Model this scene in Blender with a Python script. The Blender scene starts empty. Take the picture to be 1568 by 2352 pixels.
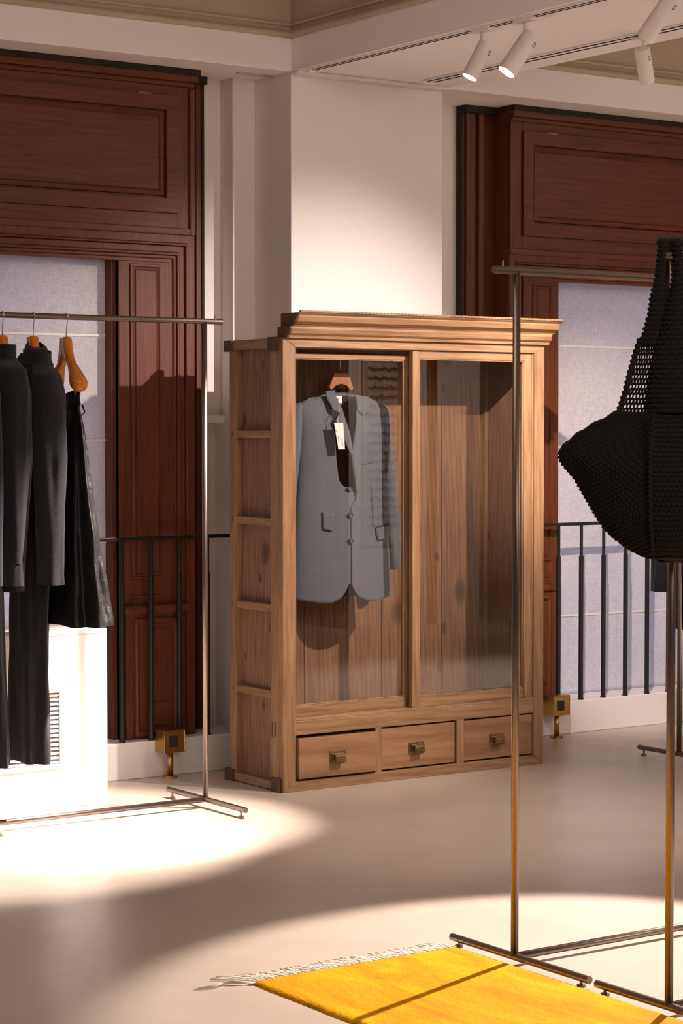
import bpy, bmesh, random
from math import *
from mathutils import Vector, noise
random.seed(7)
sc = bpy.context.scene
COL = sc.collection
# ---------------------------------------------------------------- camera
FPX = 4980.0; CH = 1.35; PIT = atan(196/FPX); AZ = atan(7216/4980)
cam = bpy.data.objects.new('camera', bpy.data.cameras.new('camera')); COL.objects.link(cam)
cam.data.sensor_fit = 'VERTICAL'; cam.data.sensor_height = 36.0
cam.data.lens = FPX/2352*36.0
cam.location = (0, 0, CH)
cam.rotation_euler = (pi/2-PIT, 0, (pi/2-AZ)-pi/2)
cam.rotation_euler = (pi/2-PIT, 0, AZ-pi/2)
cam.data.clip_end = 60
sc.camera = cam
# ---------------------------------------------------------------- colour, world, light
sc.view_settings.view_transform = 'Standard'; sc.view_settings.look = 'None'
sc.view_settings.gamma = 1; sc.view_settings.use_curve_mapping = False
sc.view_settings.exposure = 0.62
W = bpy.data.worlds.new('sky'); sc.world = W; W.use_nodes = True
W.node_tree.nodes['Background'].inputs[0].default_value = (0.27, 0.45, 0.90, 1)
W.node_tree.nodes['Background'].inputs[1].default_value = 3.6
WARM = (1.0, 0.825, 0.745)
def spot(name, loc, target, power, size, blend=.25, soft=.02, col=WARM):
    l = bpy.data.lights.new(name, 'SPOT'); l.energy = power; l.color = col
    l.spot_size = radians(size); l.spot_blend = blend; l.shadow_soft_size = soft
    o = bpy.data.objects.new(name, l); COL.objects.link(o); o.location = loc
    o.rotation_euler = (Vector(target)-Vector(loc)).to_track_quat('-Z', 'Y').to_euler(); return o
def area(name, loc, target, power, sx, sy, col=WARM):
    l = bpy.data.lights.new(name, 'AREA'); l.energy = power; l.color = col
    l.shape = 'RECTANGLE'; l.size = sx; l.size_y = sy
    o = bpy.data.objects.new(name, l); COL.objects.link(o); o.location = loc
    o.rotation_euler = (Vector(target)-Vector(loc)).to_track_quat('-Z', 'Y').to_euler(); return o
area('fill_light_behind', (3.2, .6, 3.2), (4.8, 7, 1.4), 66, 2.5, 2.5)  # unseen area light added as soft ambient fill
area('fill_light_right', (7.6, 3.2, 3.2), (6.5, 5.5, 0.8), 42, 2.0, 2.5)  # added fill from the right, no visible fixture
area('fill_light_left', (2.6, 4.8, 3.25), (3.2, 6.0, 0), 9, 1.5, 1.5)  # weak added fill over the left side
spot('cabinet_spot', (5.62, 4.62, 2.66), (4.78, 6.9, 1.20), 345, 52, 1.0, .022)
spot('rug_spot', (5.5, 4.90, 2.66), (3.45, 4.12, 0), 800, 29, .35, .02)
spot('floor_spot', (5.35, 4.3, 2.66), (4.55, 5.95, 0), 110, 46, 1.0, .03)
spot('window_right_spot', (4.1, 4.9, 2.72), (6.72, 7.35, .80), 400, 30, .7, .018)
spot('bounce_fill_spot', (7.4, 4.6, 2.66), (7.3, 4.8, 0), 620, 70, .6, .05)  # unseen lamp added to bounce light off the floor onto ceiling and wood

spot('reflection_fill_spot', (8.0, 3.6, 2.66), (8.9, 1.5, 1.3), 150, 75, .6, .05)  # added lamp, brightens the unseen wall that the cabinet glass reflects
# ---------------------------------------------------------------- pixel rays (real planes in the room)
_F = Vector((cos(AZ)*cos(PIT), sin(AZ)*cos(PIT), -sin(PIT))); _R = Vector((sin(AZ), -cos(AZ), 0)); _U = _R.cross(_F)
def P(px, py, ax, val):
    d = _F+_R*((px-784)/FPX)+_U*((1176-py)/FPX); o = Vector((0, 0, CH))
    return o+d*((val-o[ax])/d[ax])
def PY(px, py, y): return P(px, py, 1, y)
# ---------------------------------------------------------------- materials
def nt(name):
    m = bpy.data.materials.new(name); m.use_nodes = True; t = m.node_tree
    return m, t, t.nodes['Principled BSDF']
def lk(t, a, b): t.links.new(a, b)
def coords(t, scale=(1, 1, 1), jitter=True):
    tc = t.nodes.new('ShaderNodeTexCoord'); mp = t.nodes.new('ShaderNodeMapping')
    mp.inputs['Scale'].default_value = scale
    if jitter:
        oi = t.nodes.new('ShaderNodeObjectInfo'); ml = t.nodes.new('ShaderNodeMath'); ml.operation = 'MULTIPLY'; ml.inputs[1].default_value = 37
        ad = t.nodes.new('ShaderNodeVectorMath'); ad.operation = 'ADD'
        lk(t, oi.outputs['Random'], ml.inputs[0]); lk(t, tc.outputs['Object'], ad.inputs[0]); lk(t, ml.outputs[0], ad.inputs[1]); lk(t, ad.outputs[0], mp.inputs[0])
    else: lk(t, tc.outputs['Object'], mp.inputs[0])
    return mp.outputs[0]
def nz(t, vec, scale, detail=4, rough=.55, dist=0):
    n = t.nodes.new('ShaderNodeTexNoise'); n.inputs['Scale'].default_value = scale; n.inputs['Detail'].default_value = detail
    n.inputs['Roughness'].default_value = rough; n.inputs['Distortion'].default_value = dist
    if vec is not None: lk(t, vec, n.inputs['Vector'])
    return n.outputs['Fac']
def ramp(t, fac, stops):
    r = t.nodes.new('ShaderNodeValToRGB'); lk(t, fac, r.inputs[0]); e = r.color_ramp.elements
    e[0].position, e[0].color = stops[0][0], (*stops[0][1], 1); e[1].position, e[1].color = stops[-1][0], (*stops[-1][1], 1)
    for p, c in stops[1:-1]:
        q = e.new(p); q.color = (*c, 1)
    return r.outputs[0]
def mixc(t, fac, a, b, mode='MIX'):
    m = t.nodes.new('ShaderNodeMix'); m.data_type = 'RGBA'; m.blend_type = mode
    for s, v in ((m.inputs[0], fac), (m.inputs[6], a), (m.inputs[7], b)):
        if hasattr(v, 'links') or hasattr(v, 'is_linked'): lk(t, v, s)
        elif isinstance(v, tuple): s.default_value = (*v, 1)
        else: s.default_value = v
    return m.outputs[2]
def bump(t, b, h, strength=.3, dist=.002):
    n = t.nodes.new('ShaderNodeBump'); n.inputs['Strength'].default_value = strength; n.inputs['Distance'].default_value = dist
    lk(t, h, n.inputs['Height']); lk(t, n.outputs[0], b.inputs['Normal'])
def plain(name, col, rough=.6, metal=0, nscale=40, amt=.08, bs=.0, spec=None):
    m, t, b = nt(name); v = coords(t)
    f = nz(t, v, nscale)
    c = ramp(t, f, [(.3, tuple(x*(1-amt) for x in col)), (.7, tuple(min(1, x*(1+amt)) for x in col))])
    lk(t, c, b.inputs['Base Color']); b.inputs['Roughness'].default_value = rough; b.inputs['Metallic'].default_value = metal
    if spec is not None: b.inputs['Specular IOR Level'].default_value = spec
    if bs: bump(t, b, nz(t, v, nscale*4), bs, .001)
    return m
def wood(name, dark, mid, light, axis='z', rough=.45, knots=0, freq=1.0, coat=0, wv=.35):
    m, t, b = nt(name)
    s = {'z': (1, 1, .055), 'x': (.055, 1, 1), 'y': (1, .055, 1)}[axis]
    v = coords(t, s); v2 = coords(t, tuple(1 if q == 1 else .25 for q in s))
    g = nz(t, v, 26*freq, 5, .6, .35); g2 = nz(t, v, 150*freq, 3, .7)
    w = t.nodes.new('ShaderNodeTexWave'); w.wave_type = 'BANDS'; w.bands_direction = 'DIAGONAL'
    w.inputs['Scale'].default_value = 9*freq; w.inputs['Distortion'].default_value = 5; w.inputs['Detail'].default_value = 3; w.inputs['Detail Scale'].default_value = 1.6
    lk(t, v, w.inputs['Vector'])
    c = ramp(t, g, [(.28, dark), (.5, mid), (.75, light)])
    c2 = ramp(t, w.outputs['Fac'], [(0, tuple(x*.62 for x in mid)), (.35, mid), (1, light)])
    c = mixc(t, wv, c, c2)
    c3 = ramp(t, g2, [(.35, (.72, .70, .68)), (.6, (1, 1, 1))])
    c = mixc(t, .6, c, c3, 'MULTIPLY')
    big = nz(t, v2, 3.0, 2); c = mixc(t, .5, c, ramp(t, big, [(.3, (.78, .76, .74)), (.7, (1.0, 1.0, 1.0))]), 'MULTIPLY')
    if knots:
        vk = coords(t, (1, 1, 1)); sx = t.nodes.new('ShaderNodeSeparateXYZ'); lk(t, vk, sx.inputs[0])
        su = t.nodes.new('ShaderNodeMath'); su.operation = 'ADD'; lk(t, sx.outputs[0], su.inputs[0]); lk(t, sx.outputs[1], su.inputs[1])
        sv = t.nodes.new('ShaderNodeMath'); sv.operation = 'MULTIPLY'; sv.inputs[1].default_value = .62; lk(t, sx.outputs[2], sv.inputs[0])
        cb = t.nodes.new('ShaderNodeCombineXYZ'); lk(t, su.outputs[0], cb.inputs[0]); lk(t, sv.outputs[0], cb.inputs[1])
        wn = t.nodes.new('ShaderNodeTexNoise'); wn.inputs['Scale'].default_value = 30; lk(t, vk, wn.inputs['Vector'])
        wv_ = t.nodes.new('ShaderNodeVectorMath'); wv_.operation = 'MULTIPLY_ADD'; wv_.inputs[1].default_value = (.012, .012, .012); lk(t, wn.outputs['Color'], wv_.inputs[0]); lk(t, cb.outputs[0], wv_.inputs[2])
        vo = t.nodes.new('ShaderNodeTexVoronoi'); vo.voronoi_dimensions = '2D'; vo.inputs['Scale'].default_value = knots; lk(t, wv_.outputs[0], vo.inputs['Vector'])
        hs = t.nodes.new('ShaderNodeSeparateColor'); lk(t, vo.outputs['Color'], hs.inputs[0])
        gt = t.nodes.new('ShaderNodeMath'); gt.operation = 'GREATER_THAN'; gt.inputs[1].default_value = .35; lk(t, hs.outputs[0], gt.inputs[0])
        sz = t.nodes.new('ShaderNodeMath'); sz.operation = 'MULTIPLY_ADD'; sz.inputs[1].default_value = 1.6; sz.inputs[2].default_value = .6; lk(t, hs.outputs[1], sz.inputs[0])
        ds = t.nodes.new('ShaderNodeMath'); ds.operation = 'MULTIPLY'; lk(t, vo.outputs['Distance'], ds.inputs[0]); lk(t, sz.outputs[0], ds.inputs[1])
        kf = ramp(t, ds.outputs[0], [(.0, (.25, .25, .25)), (.035, (.45, .45, .45)), (.05, (.08, .08, .08)), (.065, (.55, .55, .55)), (.085, (.35, .35, .35)), (.16, (1, 1, 1))])
        kf2 = mixc(t, gt.outputs[0], (1.0, 1.0, 1.0), kf)
        c = mixc(t, kf2, tuple(x*.30 for x in dark), c)
    lk(t, c, b.inputs['Base Color']); b.inputs['Roughness'].default_value = rough
    b.inputs['Specular IOR Level'].default_value = .35; b.inputs['Coat Weight'].default_value = coat; b.inputs['Coat Roughness'].default_value = .25
    bump(t, b, g2, .25, .0006)
    return m
M = {}
PD, PM, PL = (.185, .095, .046), (.315, .180, .090), (.43, .268, .142)
for ax in 'xyz':
    M['pine_'+ax] = wood('cabinet wood '+ax, PD, PM, PL, ax, .46, 0, 2.6, 0, .18)
    M['mah_'+ax] = wood('mahogany '+ax, (.085, .020, .007), (.135, .034, .012), (.18, .050, .019), ax, .5, 0, 2.6, 0, .12)
M['pine_knot'] = wood('knotty side board', (.15, .075, .042), (.245, .130, .078), (.34, .20, .125), 'z', .6, 6.5, 3.2, 0, .3)
M['pine_back'] = wood('knotty back board', (.15, .060, .026), (.27, .125, .058), (.40, .215, .115), 'z', .6, 5.0, 3.2, 0, .3)
M['drawer'] = wood('drawer front wood', (.20, .095, .045), (.34, .18, .09), (.42, .245, .13), 'x', .5, 0, .8)
M['end'] = plain('dark end grain', (.085, .04, .018), .6, 0, 60, .3)
M['dark_edge'] = plain('near-black wood edge', (.018, .012, .009), .8, 0, 30, .5)  # near-black strips along the outer and top wood edges
M['wall'] = plain('white wall paint', (.80, .755, .72), .75, 0, 200, .02, .08)
M['ceil'] = plain('white ceiling paint', (.86, .82, .80), .8, 0, 200, .015)
M['tan'] = plain('tan coffer plaster', (.48, .39, .28), .8, 0, 6, .06, .05)
M['white'] = plain('white lacquered casing', (.82, .79, .77), .45, 0, 30, .01)
M['lamp_white'] = plain('white lamp enamel', (.78, .72, .68), .4, 0, 90, .02)
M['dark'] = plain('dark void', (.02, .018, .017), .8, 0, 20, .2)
M['alu'] = plain('aluminium track', (.55, .52, .50), .35, .6, 80, .05)
M['iron'] = plain('black painted iron', (.016, .017, .018), .38, .3, 120, .2)
M['brass'] = plain('satin brass', (.50, .32, .10), .32, 1, 90, .1)
M['oldbrass'] = plain('aged brass handle', (.24, .16, .075), .45, .9, 60, .35, .1)
M['steel'] = plain('brushed bronze steel tube', (.27, .215, .185), .33, 1, 150, .12)
M['chrome'] = plain('chrome wire', (.75, .72, .70), .2, 1, 80, .05)
M['hanger'] = plain('varnished orange hanger wood', (.62, .20, .025), .22, 0, 12, .12)
M['hanger_glare'] = plain('reflection-pale hanger side', (.50, .40, .38), .4, 0, 30, .05)
M['hanger_red'] = plain('terracotta brown hanger wood', (.36, .145, .07), .4, 0, 12, .08)
M['button'] = plain('grey horn button', (.10, .095, .09), .25, 0, 90, .4)
M['paper'] = plain('white paper tag', (.86, .85, .82), .7, 0, 50, .01)
M['ink'] = plain('black ink', (.03, .03, .03), .6)
M['string'] = plain('cream cotton string', (.72, .66, .55), .8)
M['lining'] = plain('dark grey lining', (.045, .045, .05), .5, 0, 60, .1)
def cloth(name, c, speck=.35, scale=900, rough=.9, sheen=.3, bs=.4):
    m, t, b = nt(name); v = coords(t, jitter=False)
    n = nz(t, v, scale, 2, .8); n2 = nz(t, v, 14, 3)
    k = ramp(t, n, [(.35, tuple(x*(1-speck) for x in c)), (.5, c), (.68, tuple(min(1, x*(1+2*speck)) for x in c))])
    k = mixc(t, .4, k, ramp(t, n2, [(.3, (.8, .8, .8)), (.7, (1, 1, 1))]), 'MULTIPLY')
    lk(t, k, b.inputs['Base Color']); b.inputs['Roughness'].default_value = rough
    b.inputs['Sheen Weight'].default_value = sheen; b.inputs['Specular IOR Level'].default_value = .25
    bump(t, b, n, bs, .0015); return m
M['charcoal'] = cloth('charcoal wool knit', (.014, .0142, .018), .7, 420, .9, .12)
M['charcoal2'] = cloth('dark blue grey wool', (.013, .0142, .020), .6, 420, .9, .12)
M['black'] = cloth('black wool', (.006, .006, .007), .4, 420, .95, .05)
M['yarn'] = cloth('black chunky yarn', (.0115, .0095, .0080), .5, 500, .9, .05)
M['suit'] = cloth('blue grey suiting', (.135, .141, .168), .25, 1500, .75, .25, .15)
M['suit_dk'] = cloth('blue grey suiting inside', (.07, .075, .085), .25, 1500, .8, .2, .15)
m, t, b = nt('black crinkled nylon'); v = coords(t, (1, 1, .35), False)
b.inputs['Base Color'].default_value = (.011, .011, .012, 1); b.inputs['Roughness'].default_value = .45; b.inputs['Specular IOR Level'].default_value = .4
bump(t, b, nz(t, v, 26, 4, .55, 1.2), .55, .012); M['nylon'] = m
# rug
m, t, b = nt('yellow silk pile'); v = coords(t, (1, 1, 1), False); v3 = coords(t, (1, .3, 1), False)
c = ramp(t, nz(t, v3, 9, 5, .65, .6), [(.3, (.60, .22, .001)), (.5, (.74, .34, .0015)), (.7, (.82, .47, .004))])
c = mixc(t, .5, c, ramp(t, nz(t, v3, 260, 2), [(.3, (.72, .66, .5)), (.6, (1, 1, 1))]), 'MULTIPLY')
lk(t, c, b.inputs['Base Color']); b.inputs['Roughness'].default_value = .75; b.inputs['Sheen Weight'].default_value = .0; b.inputs['Specular IOR Level'].default_value = .1
bump(t, b, nz(t, v3, 300, 2), .6, .004); M['rug'] = m
# floor
m, t, b = nt('polished beige screed'); v = coords(t, (1, 1, 1), False)
c = ramp(t, nz(t, v, 1.6, 6, .6, .4), [(.3, (.50, .425, .345)), (.7, (.60, .52, .435))])
c = mixc(t, .25, c, ramp(t, nz(t, v, 240, 2), [(.3, (.85, .85, .85)), (.7, (1, 1, 1))]), 'MULTIPLY')
lk(t, c, b.inputs['Base Color'])
r = nz(t, v, 7, 5, .6); mr = t.nodes.new('ShaderNodeMapRange'); mr.inputs[3].default_value = .26; mr.inputs[4].default_value = .40
lk(t, r, mr.inputs[0]); lk(t, mr.outputs[0], b.inputs['Roughness']); b.inputs['Specular IOR Level'].default_value = .6
bump(t, b, nz(t, v, 60, 4), .06, .002); M['floor'] = m
# linen blind: diffuse + translucent
m = bpy.data.materials.new('white linen blind'); m.use_nodes = True; t = m.node_tree; t.nodes.clear()
out = t.nodes.new('ShaderNodeOutputMaterial'); df = t.nodes.new('ShaderNodeBsdfDiffuse'); tr = t.nodes.new('ShaderNodeBsdfTranslucent'); mx = t.nodes.new('ShaderNodeMixShader')
va = coords(t, (1, 1, .08), False); vb = coords(t, (.08, 1, 1), False)
w1 = nz(t, va, 420, 2, .7); w2 = nz(t, vb, 420, 2, .7)
ad = t.nodes.new('ShaderNodeMath'); ad.operation = 'ADD'; lk(t, w1, ad.inputs[0]); lk(t, w2, ad.inputs[1])
hf = t.nodes.new('ShaderNodeMath'); hf.operation = 'MULTIPLY'; hf.inputs[1].default_value = .5; lk(t, ad.outputs[0], hf.inputs[0])
c = ramp(t, hf.outputs[0], [(.38, (.60, .555, .53)), (.62, (.80, .755, .73))])
lk(t, c, df.inputs[0]); lk(t, c, tr.inputs[0]); mx.inputs[0].default_value = .33
lk(t, df.outputs[0], mx.inputs[1]); lk(t, tr.outputs[0], mx.inputs[2]); lk(t, mx.outputs[0], out.inputs[0]); M['linen'] = m
# pane glass
m = bpy.data.materials.new('thin cabinet glass'); m.use_nodes = True; t = m.node_tree; t.nodes.clear()
out = t.nodes.new('ShaderNodeOutputMaterial'); tp = t.nodes.new('ShaderNodeBsdfTransparent'); gl = t.nodes.new('ShaderNodeBsdfGlossy'); mx = t.nodes.new('ShaderNodeMixShader'); fr = t.nodes.new('ShaderNodeFresnel')
gl.inputs['Roughness'].default_value = .0; fr.inputs['IOR'].default_value = 1.55; tp.inputs[0].default_value = (.93, .94, .93, 1)
ge = t.nodes.new('ShaderNodeNewGeometry'); iv = t.nodes.new('ShaderNodeMath'); iv.operation = 'SUBTRACT'; iv.inputs[0].default_value = 1.9
ml = t.nodes.new('ShaderNodeMath'); ml.operation = 'MULTIPLY'; i2 = t.nodes.new('ShaderNodeMath'); i2.operation = 'MULTIPLY'; i2.inputs[1].default_value = 1.9
lk(t, ge.outputs['Backfacing'], i2.inputs[0]); lk(t, i2.outputs[0], iv.inputs[1]); lk(t, fr.outputs[0], ml.inputs[0]); lk(t, iv.outputs[0], ml.inputs[1]); lk(t, ml.outputs[0], mx.inputs[0]); lk(t, tp.outputs[0], mx.inputs[1]); lk(t, gl.outputs[0], mx.inputs[2]); lk(t, mx.outputs[0], out.inputs[0]); M['glass'] = m
m, t, b = nt('lit lamp lens'); b.inputs['Emission Color'].default_value = (1, .93, .86, 1); b.inputs['Emission Strength'].default_value = 14; M['lens'] = m

# ---------------------------------------------------------------- builders
BASE = {}
def thing(name, label, cat, loc, group=None, kind=None):
    o = bpy.data.objects.new(name, None); COL.objects.link(o); o.location = loc; o.empty_display_size = .1
    o['label'] = label; o['category'] = cat
    if group: o['group'] = group
    if kind: o['kind'] = kind
    BASE[o.name] = Vector(loc); return o
class MB:
    def __init__(s): s.v = []; s.f = []
    def add(s, vs, fs):
        n = len(s.v); s.v += [tuple(v) for v in vs]; s.f += [tuple(i+n for i in f) for f in fs]; return s
    def box(s, x0, x1, y0, y1, z0, z1):
        return s.add([(x, y, z) for x in (x0, x1) for y in (y0, y1) for z in (z0, z1)],
                     [(0, 1, 3, 2), (4, 6, 7, 5), (0, 4, 5, 1), (2, 3, 7, 6), (0, 2, 6, 4), (1, 5, 7, 3)])
    def prism(s, pts, axis, a, b):      # pts: 2-D polygon in the other two axes
        n = len(pts)
        def mk(p, c): return {'x': (c, p[0], p[1]), 'y': (p[0], c, p[1]), 'z': (p[0], p[1], c)}[axis]
        return s.add([mk(p, a) for p in pts]+[mk(p, b) for p in pts],
                     [tuple(range(n))[::-1], tuple(range(n, 2*n))]+[(i, (i+1) % n, (i+1) % n+n, i+n) for i in range(n)])
    def rings(s, rs, cap=True, close=True):
        n = len(rs[0]); m = len(rs); fs = []
        for j in range(m-1):
            for i in range(n if close else n-1):
                k = (i+1) % n; fs.append((j*n+i, j*n+k, (j+1)*n+k, (j+1)*n+i))
        if cap: fs += [tuple(range(n))[::-1], tuple(range((m-1)*n, m*n))]
        return s.add([p for r in rs for p in r], fs)
    def tube(s, path, r, n=12, cap=True):
        path = [Vector(p) for p in path]; rr = r if isinstance(r, (list, tuple)) else [r]*len(path)
        up = Vector((.13, .21, 1)).normalized(); rings = []
        d0 = (path[1]-path[0]).normalized()
        if abs(d0.dot(up)) > .95: up = Vector((1, .1, 0)).normalized()
        a = None
        for i, p in enumerate(path):
            d = (path[min(i+1, len(path)-1)]-path[max(i-1, 0)]).normalized()
            if a is None: a = d.cross(up).normalized()
            else: a = (a-d*a.dot(d)).normalized()
            b_ = d.cross(a)
            rings.append([p+(a*cos(2*pi*k/n)+b_*sin(2*pi*k/n))*rr[i] for k in range(n)])
        return s.rings(rings, cap)
    def relief(s, x0, x1, z0, z1, y0, prof, back=None):   # nested mitred rings: prof = [(inset, proud)], facing -Y
        rs = []
        if back is not None: rs.append([(x0, back, z0), (x1, back, z0), (x1, back, z1), (x0, back, z1)])
        for d, h in prof:
            rs.append([(x0+d, y0-h, z0+d), (x1-d, y0-h, z0+d), (x1-d, y0-h, z1-d), (x0+d, y0-h, z1-d)])
        n0 = len(s.v); s.rings(rs, True); 
        return s
    def build(s, name, mat, parent=None, smooth=False, bevel=0, label=None, kind=None, solid=0, sub=0):
        base = BASE[parent.name] if parent else Vector((0, 0, 0))
        me = bpy.data.meshes.new(name); me.from_pydata([tuple(Vector(v)-base) for v in s.v], [], s.f)
        bm = bmesh.new(); bm.from_mesh(me); bmesh.ops.recalc_face_normals(bm, faces=bm.faces); bm.to_mesh(me); bm.free()
        me.materials.append(M[mat] if isinstance(mat, str) else mat)
        if smooth: me.polygons.foreach_set('use_smooth', [True]*len(me.polygons))
        o = bpy.data.objects.new(name, me); COL.objects.link(o)
        if parent: o.parent = parent
        BASE[o.name] = base
        if label: o['label'] = label
        if kind: o['kind'] = kind
        if solid:
            q = o.modifiers.new('t', 'SOLIDIFY'); q.thickness = solid; q.offset = 0
        if bevel:
            q = o.modifiers.new('b', 'BEVEL'); q.width = bevel; q.segments = 2; q.limit_method = 'ANGLE'; q.angle_limit = radians(50)
        if sub:
            q = o.modifiers.new('s', 'SUBSURF'); q.levels = sub; q.render_levels = sub
        return o
def box(name, mat, parent, x0, x1, y0, y1, z0, z1, bevel=.0015, **k): return MB().box(x0, x1, y0, y1, z0, z1).build(name, mat, parent, bevel=bevel, **k)
def cyl(c, r, z0, z1, n=24): return [(c[0], c[1], z0), (c[0], c[1], z1)]
def copy_of(o, dx=0, dy=0, dz=0, parent=None):
    c = o.copy(); COL.objects.link(c); c.parent = parent or o.parent; c.location = (o.location[0]+dx, o.location[1]+dy, o.location[2]+dz)
    BASE[c.name] = BASE[o.name]; return c
def struct(o): o['kind'] = 'structure'; return o
def sroot(name, loc): # structural empty
    o = bpy.data.objects.new(name, None); COL.objects.link(o); o.location = loc; o['kind'] = 'structure'; BASE[o.name] = Vector(loc); return o

# ================================================================ ROOM
XP0, XP1, YP = 4.661, 5.401, 7.10
ZB, ZT = 2.73, 2.857
YW = 7.5
XL, XR, YB = -3.0, 12.0, -3.5
struct(MB().box(XL, XR, YB, 8.0, -.1, 0).build('floor', 'floor'))
# pillar and recess walls
struct(MB().box(XP0, XP1, YP, YW+.3, 0, ZB+.02).build('wall_middle', 'wall', bevel=.003))
w = MB(); w.box(4.555, XP0, 7.36, YW+.2, 0, ZB+.02); struct(w.build('trim_1', 'wall', bevel=.003))
w = MB(); w.box(4.40, 4.60, YW, YW+.2, 0, ZB+.02).box(4.456, 4.555, YW-.05, YW, 1.395, ZB+.02)
w.box(4.456, 4.56, YW-.075, YW+.01, 1.365, 1.397)
struct(w.build('wall_left', 'wall', bevel=.003))
w = MB(); w.box(XP1, 5.80, YW-.04, YW+.2, 0, ZB+.02); struct(w.build('wall_right', 'wall', bevel=.003))
# walls of the rest of the room (out of view)
w = MB(); w.box(XL-.2, XL, YB, 8, 0, 3.5).box(XL, 2.5, YW, YW+.2, 0, ZB+.02); struct(w.build('wall_far_left', 'wall'))
w = MB(); w.box(XL, XR, YB-.2, YB, 0, 3.5); struct(w.build('wall_behind', 'wall'))
w = MB(); w.box(XR, XR+.2, YB, 8, 0, 3.5).box(8.0, XR, YW, YW+.2, 0, ZB+.02); struct(w.build('wall_far_right', 'wall'))
w = MB(); w.box(8.27, 9.36, 1.2, 1.5, 0, 3.3); struct(w.build('wall_reflected', 'wall'))  # unseen block added for the cabinet glass to reflect
w = MB(); w.box(8.90, 8.96, 1.495, 1.54, 0, 2.7).box(8.20, 8.26, 1.3, 1.56, 0, 2.7); struct(w.build('trim_reflected', 'mah_z'))  # dark upright strips added out of view for the glass reflection
# ceiling: soffit by the windows, beam, coffers
c = MB()
c.box(XL, XR, YP, 8.0, ZB, 3.5)                      # soffit over the window wall
c.box(XP0, XP1, YB, YP, ZB, 3.5)                     # beam towards the viewer
c.box(XL, .9, YB, YP, ZB, 3.5).box(9.2, XR, YB, YP, ZB, 3.5)
struct(c.build('ceiling', 'ceil', bevel=.003))
def coffer(name, x0, x1):
    k = MB(); g = .006; zt = 3.36
    # four tan sides standing on the white band, with a rounded bead at their foot, and the top
    for (a0, a1, b0, b1) in ((x0, x1, YP-g, YP), (x0, x0+g, YB, YP), (x1-g, x1, YB, YP)):
        k.box(a0, a1, b0, b1, ZT, zt)
    k.box(x0, x1, YB, YP, zt, zt+.05)
    k.tube([(x0, YP-.012, ZT+.012), (x1, YP-.012, ZT+.012)], .013, 10).tube([(x0, YP-.010, ZT+.05), (x1, YP-.010, ZT+.05)], .007, 8)
    for xx, sg in ((x0, 1), (x1, -1)):
        k.tube([(xx+sg*.012, YB, ZT+.012), (xx+sg*.012, YP, ZT+.012)], .013, 10).tube([(xx+sg*.010, YB, ZT+.05), (xx+sg*.010, YP, ZT+.05)], .007, 8)
    k.tube([(x0, YP-.05, zt-.02), (x1, YP-.05, zt-.02)], .05, 10)
    return struct(k.build(name, 'tan', smooth=False))
coffer('trim_2', .9, XP0); coffer('trim_3', XP1, 9.2)
struct(MB().box(XP0, XP1, YP-.05, YP, ZB-.014, ZB).build('trim_4', 'wall', bevel=.004))
struct(MB().box(4.50, 4.66, 7.22, 7.245, ZB-.006, ZB+.001).build('trim_5', 'alu'))
# window plinths
PZ = .143
struct(MB().box(XL, XR, 7.72, 9.6, 1.40, 1.70).build('blind_shade_slab', 'wall'))  # unseen slab added outside to keep daylight off the upper blinds
struct(box('baseboard_left', 'white', None, 2.4, 4.66, 7.25, 7.56, 0, PZ, .004))
struct(box('baseboard_right', 'white', None, 5.40, 8.4, 7.25, 7.56, 0, PZ, .004))

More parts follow.
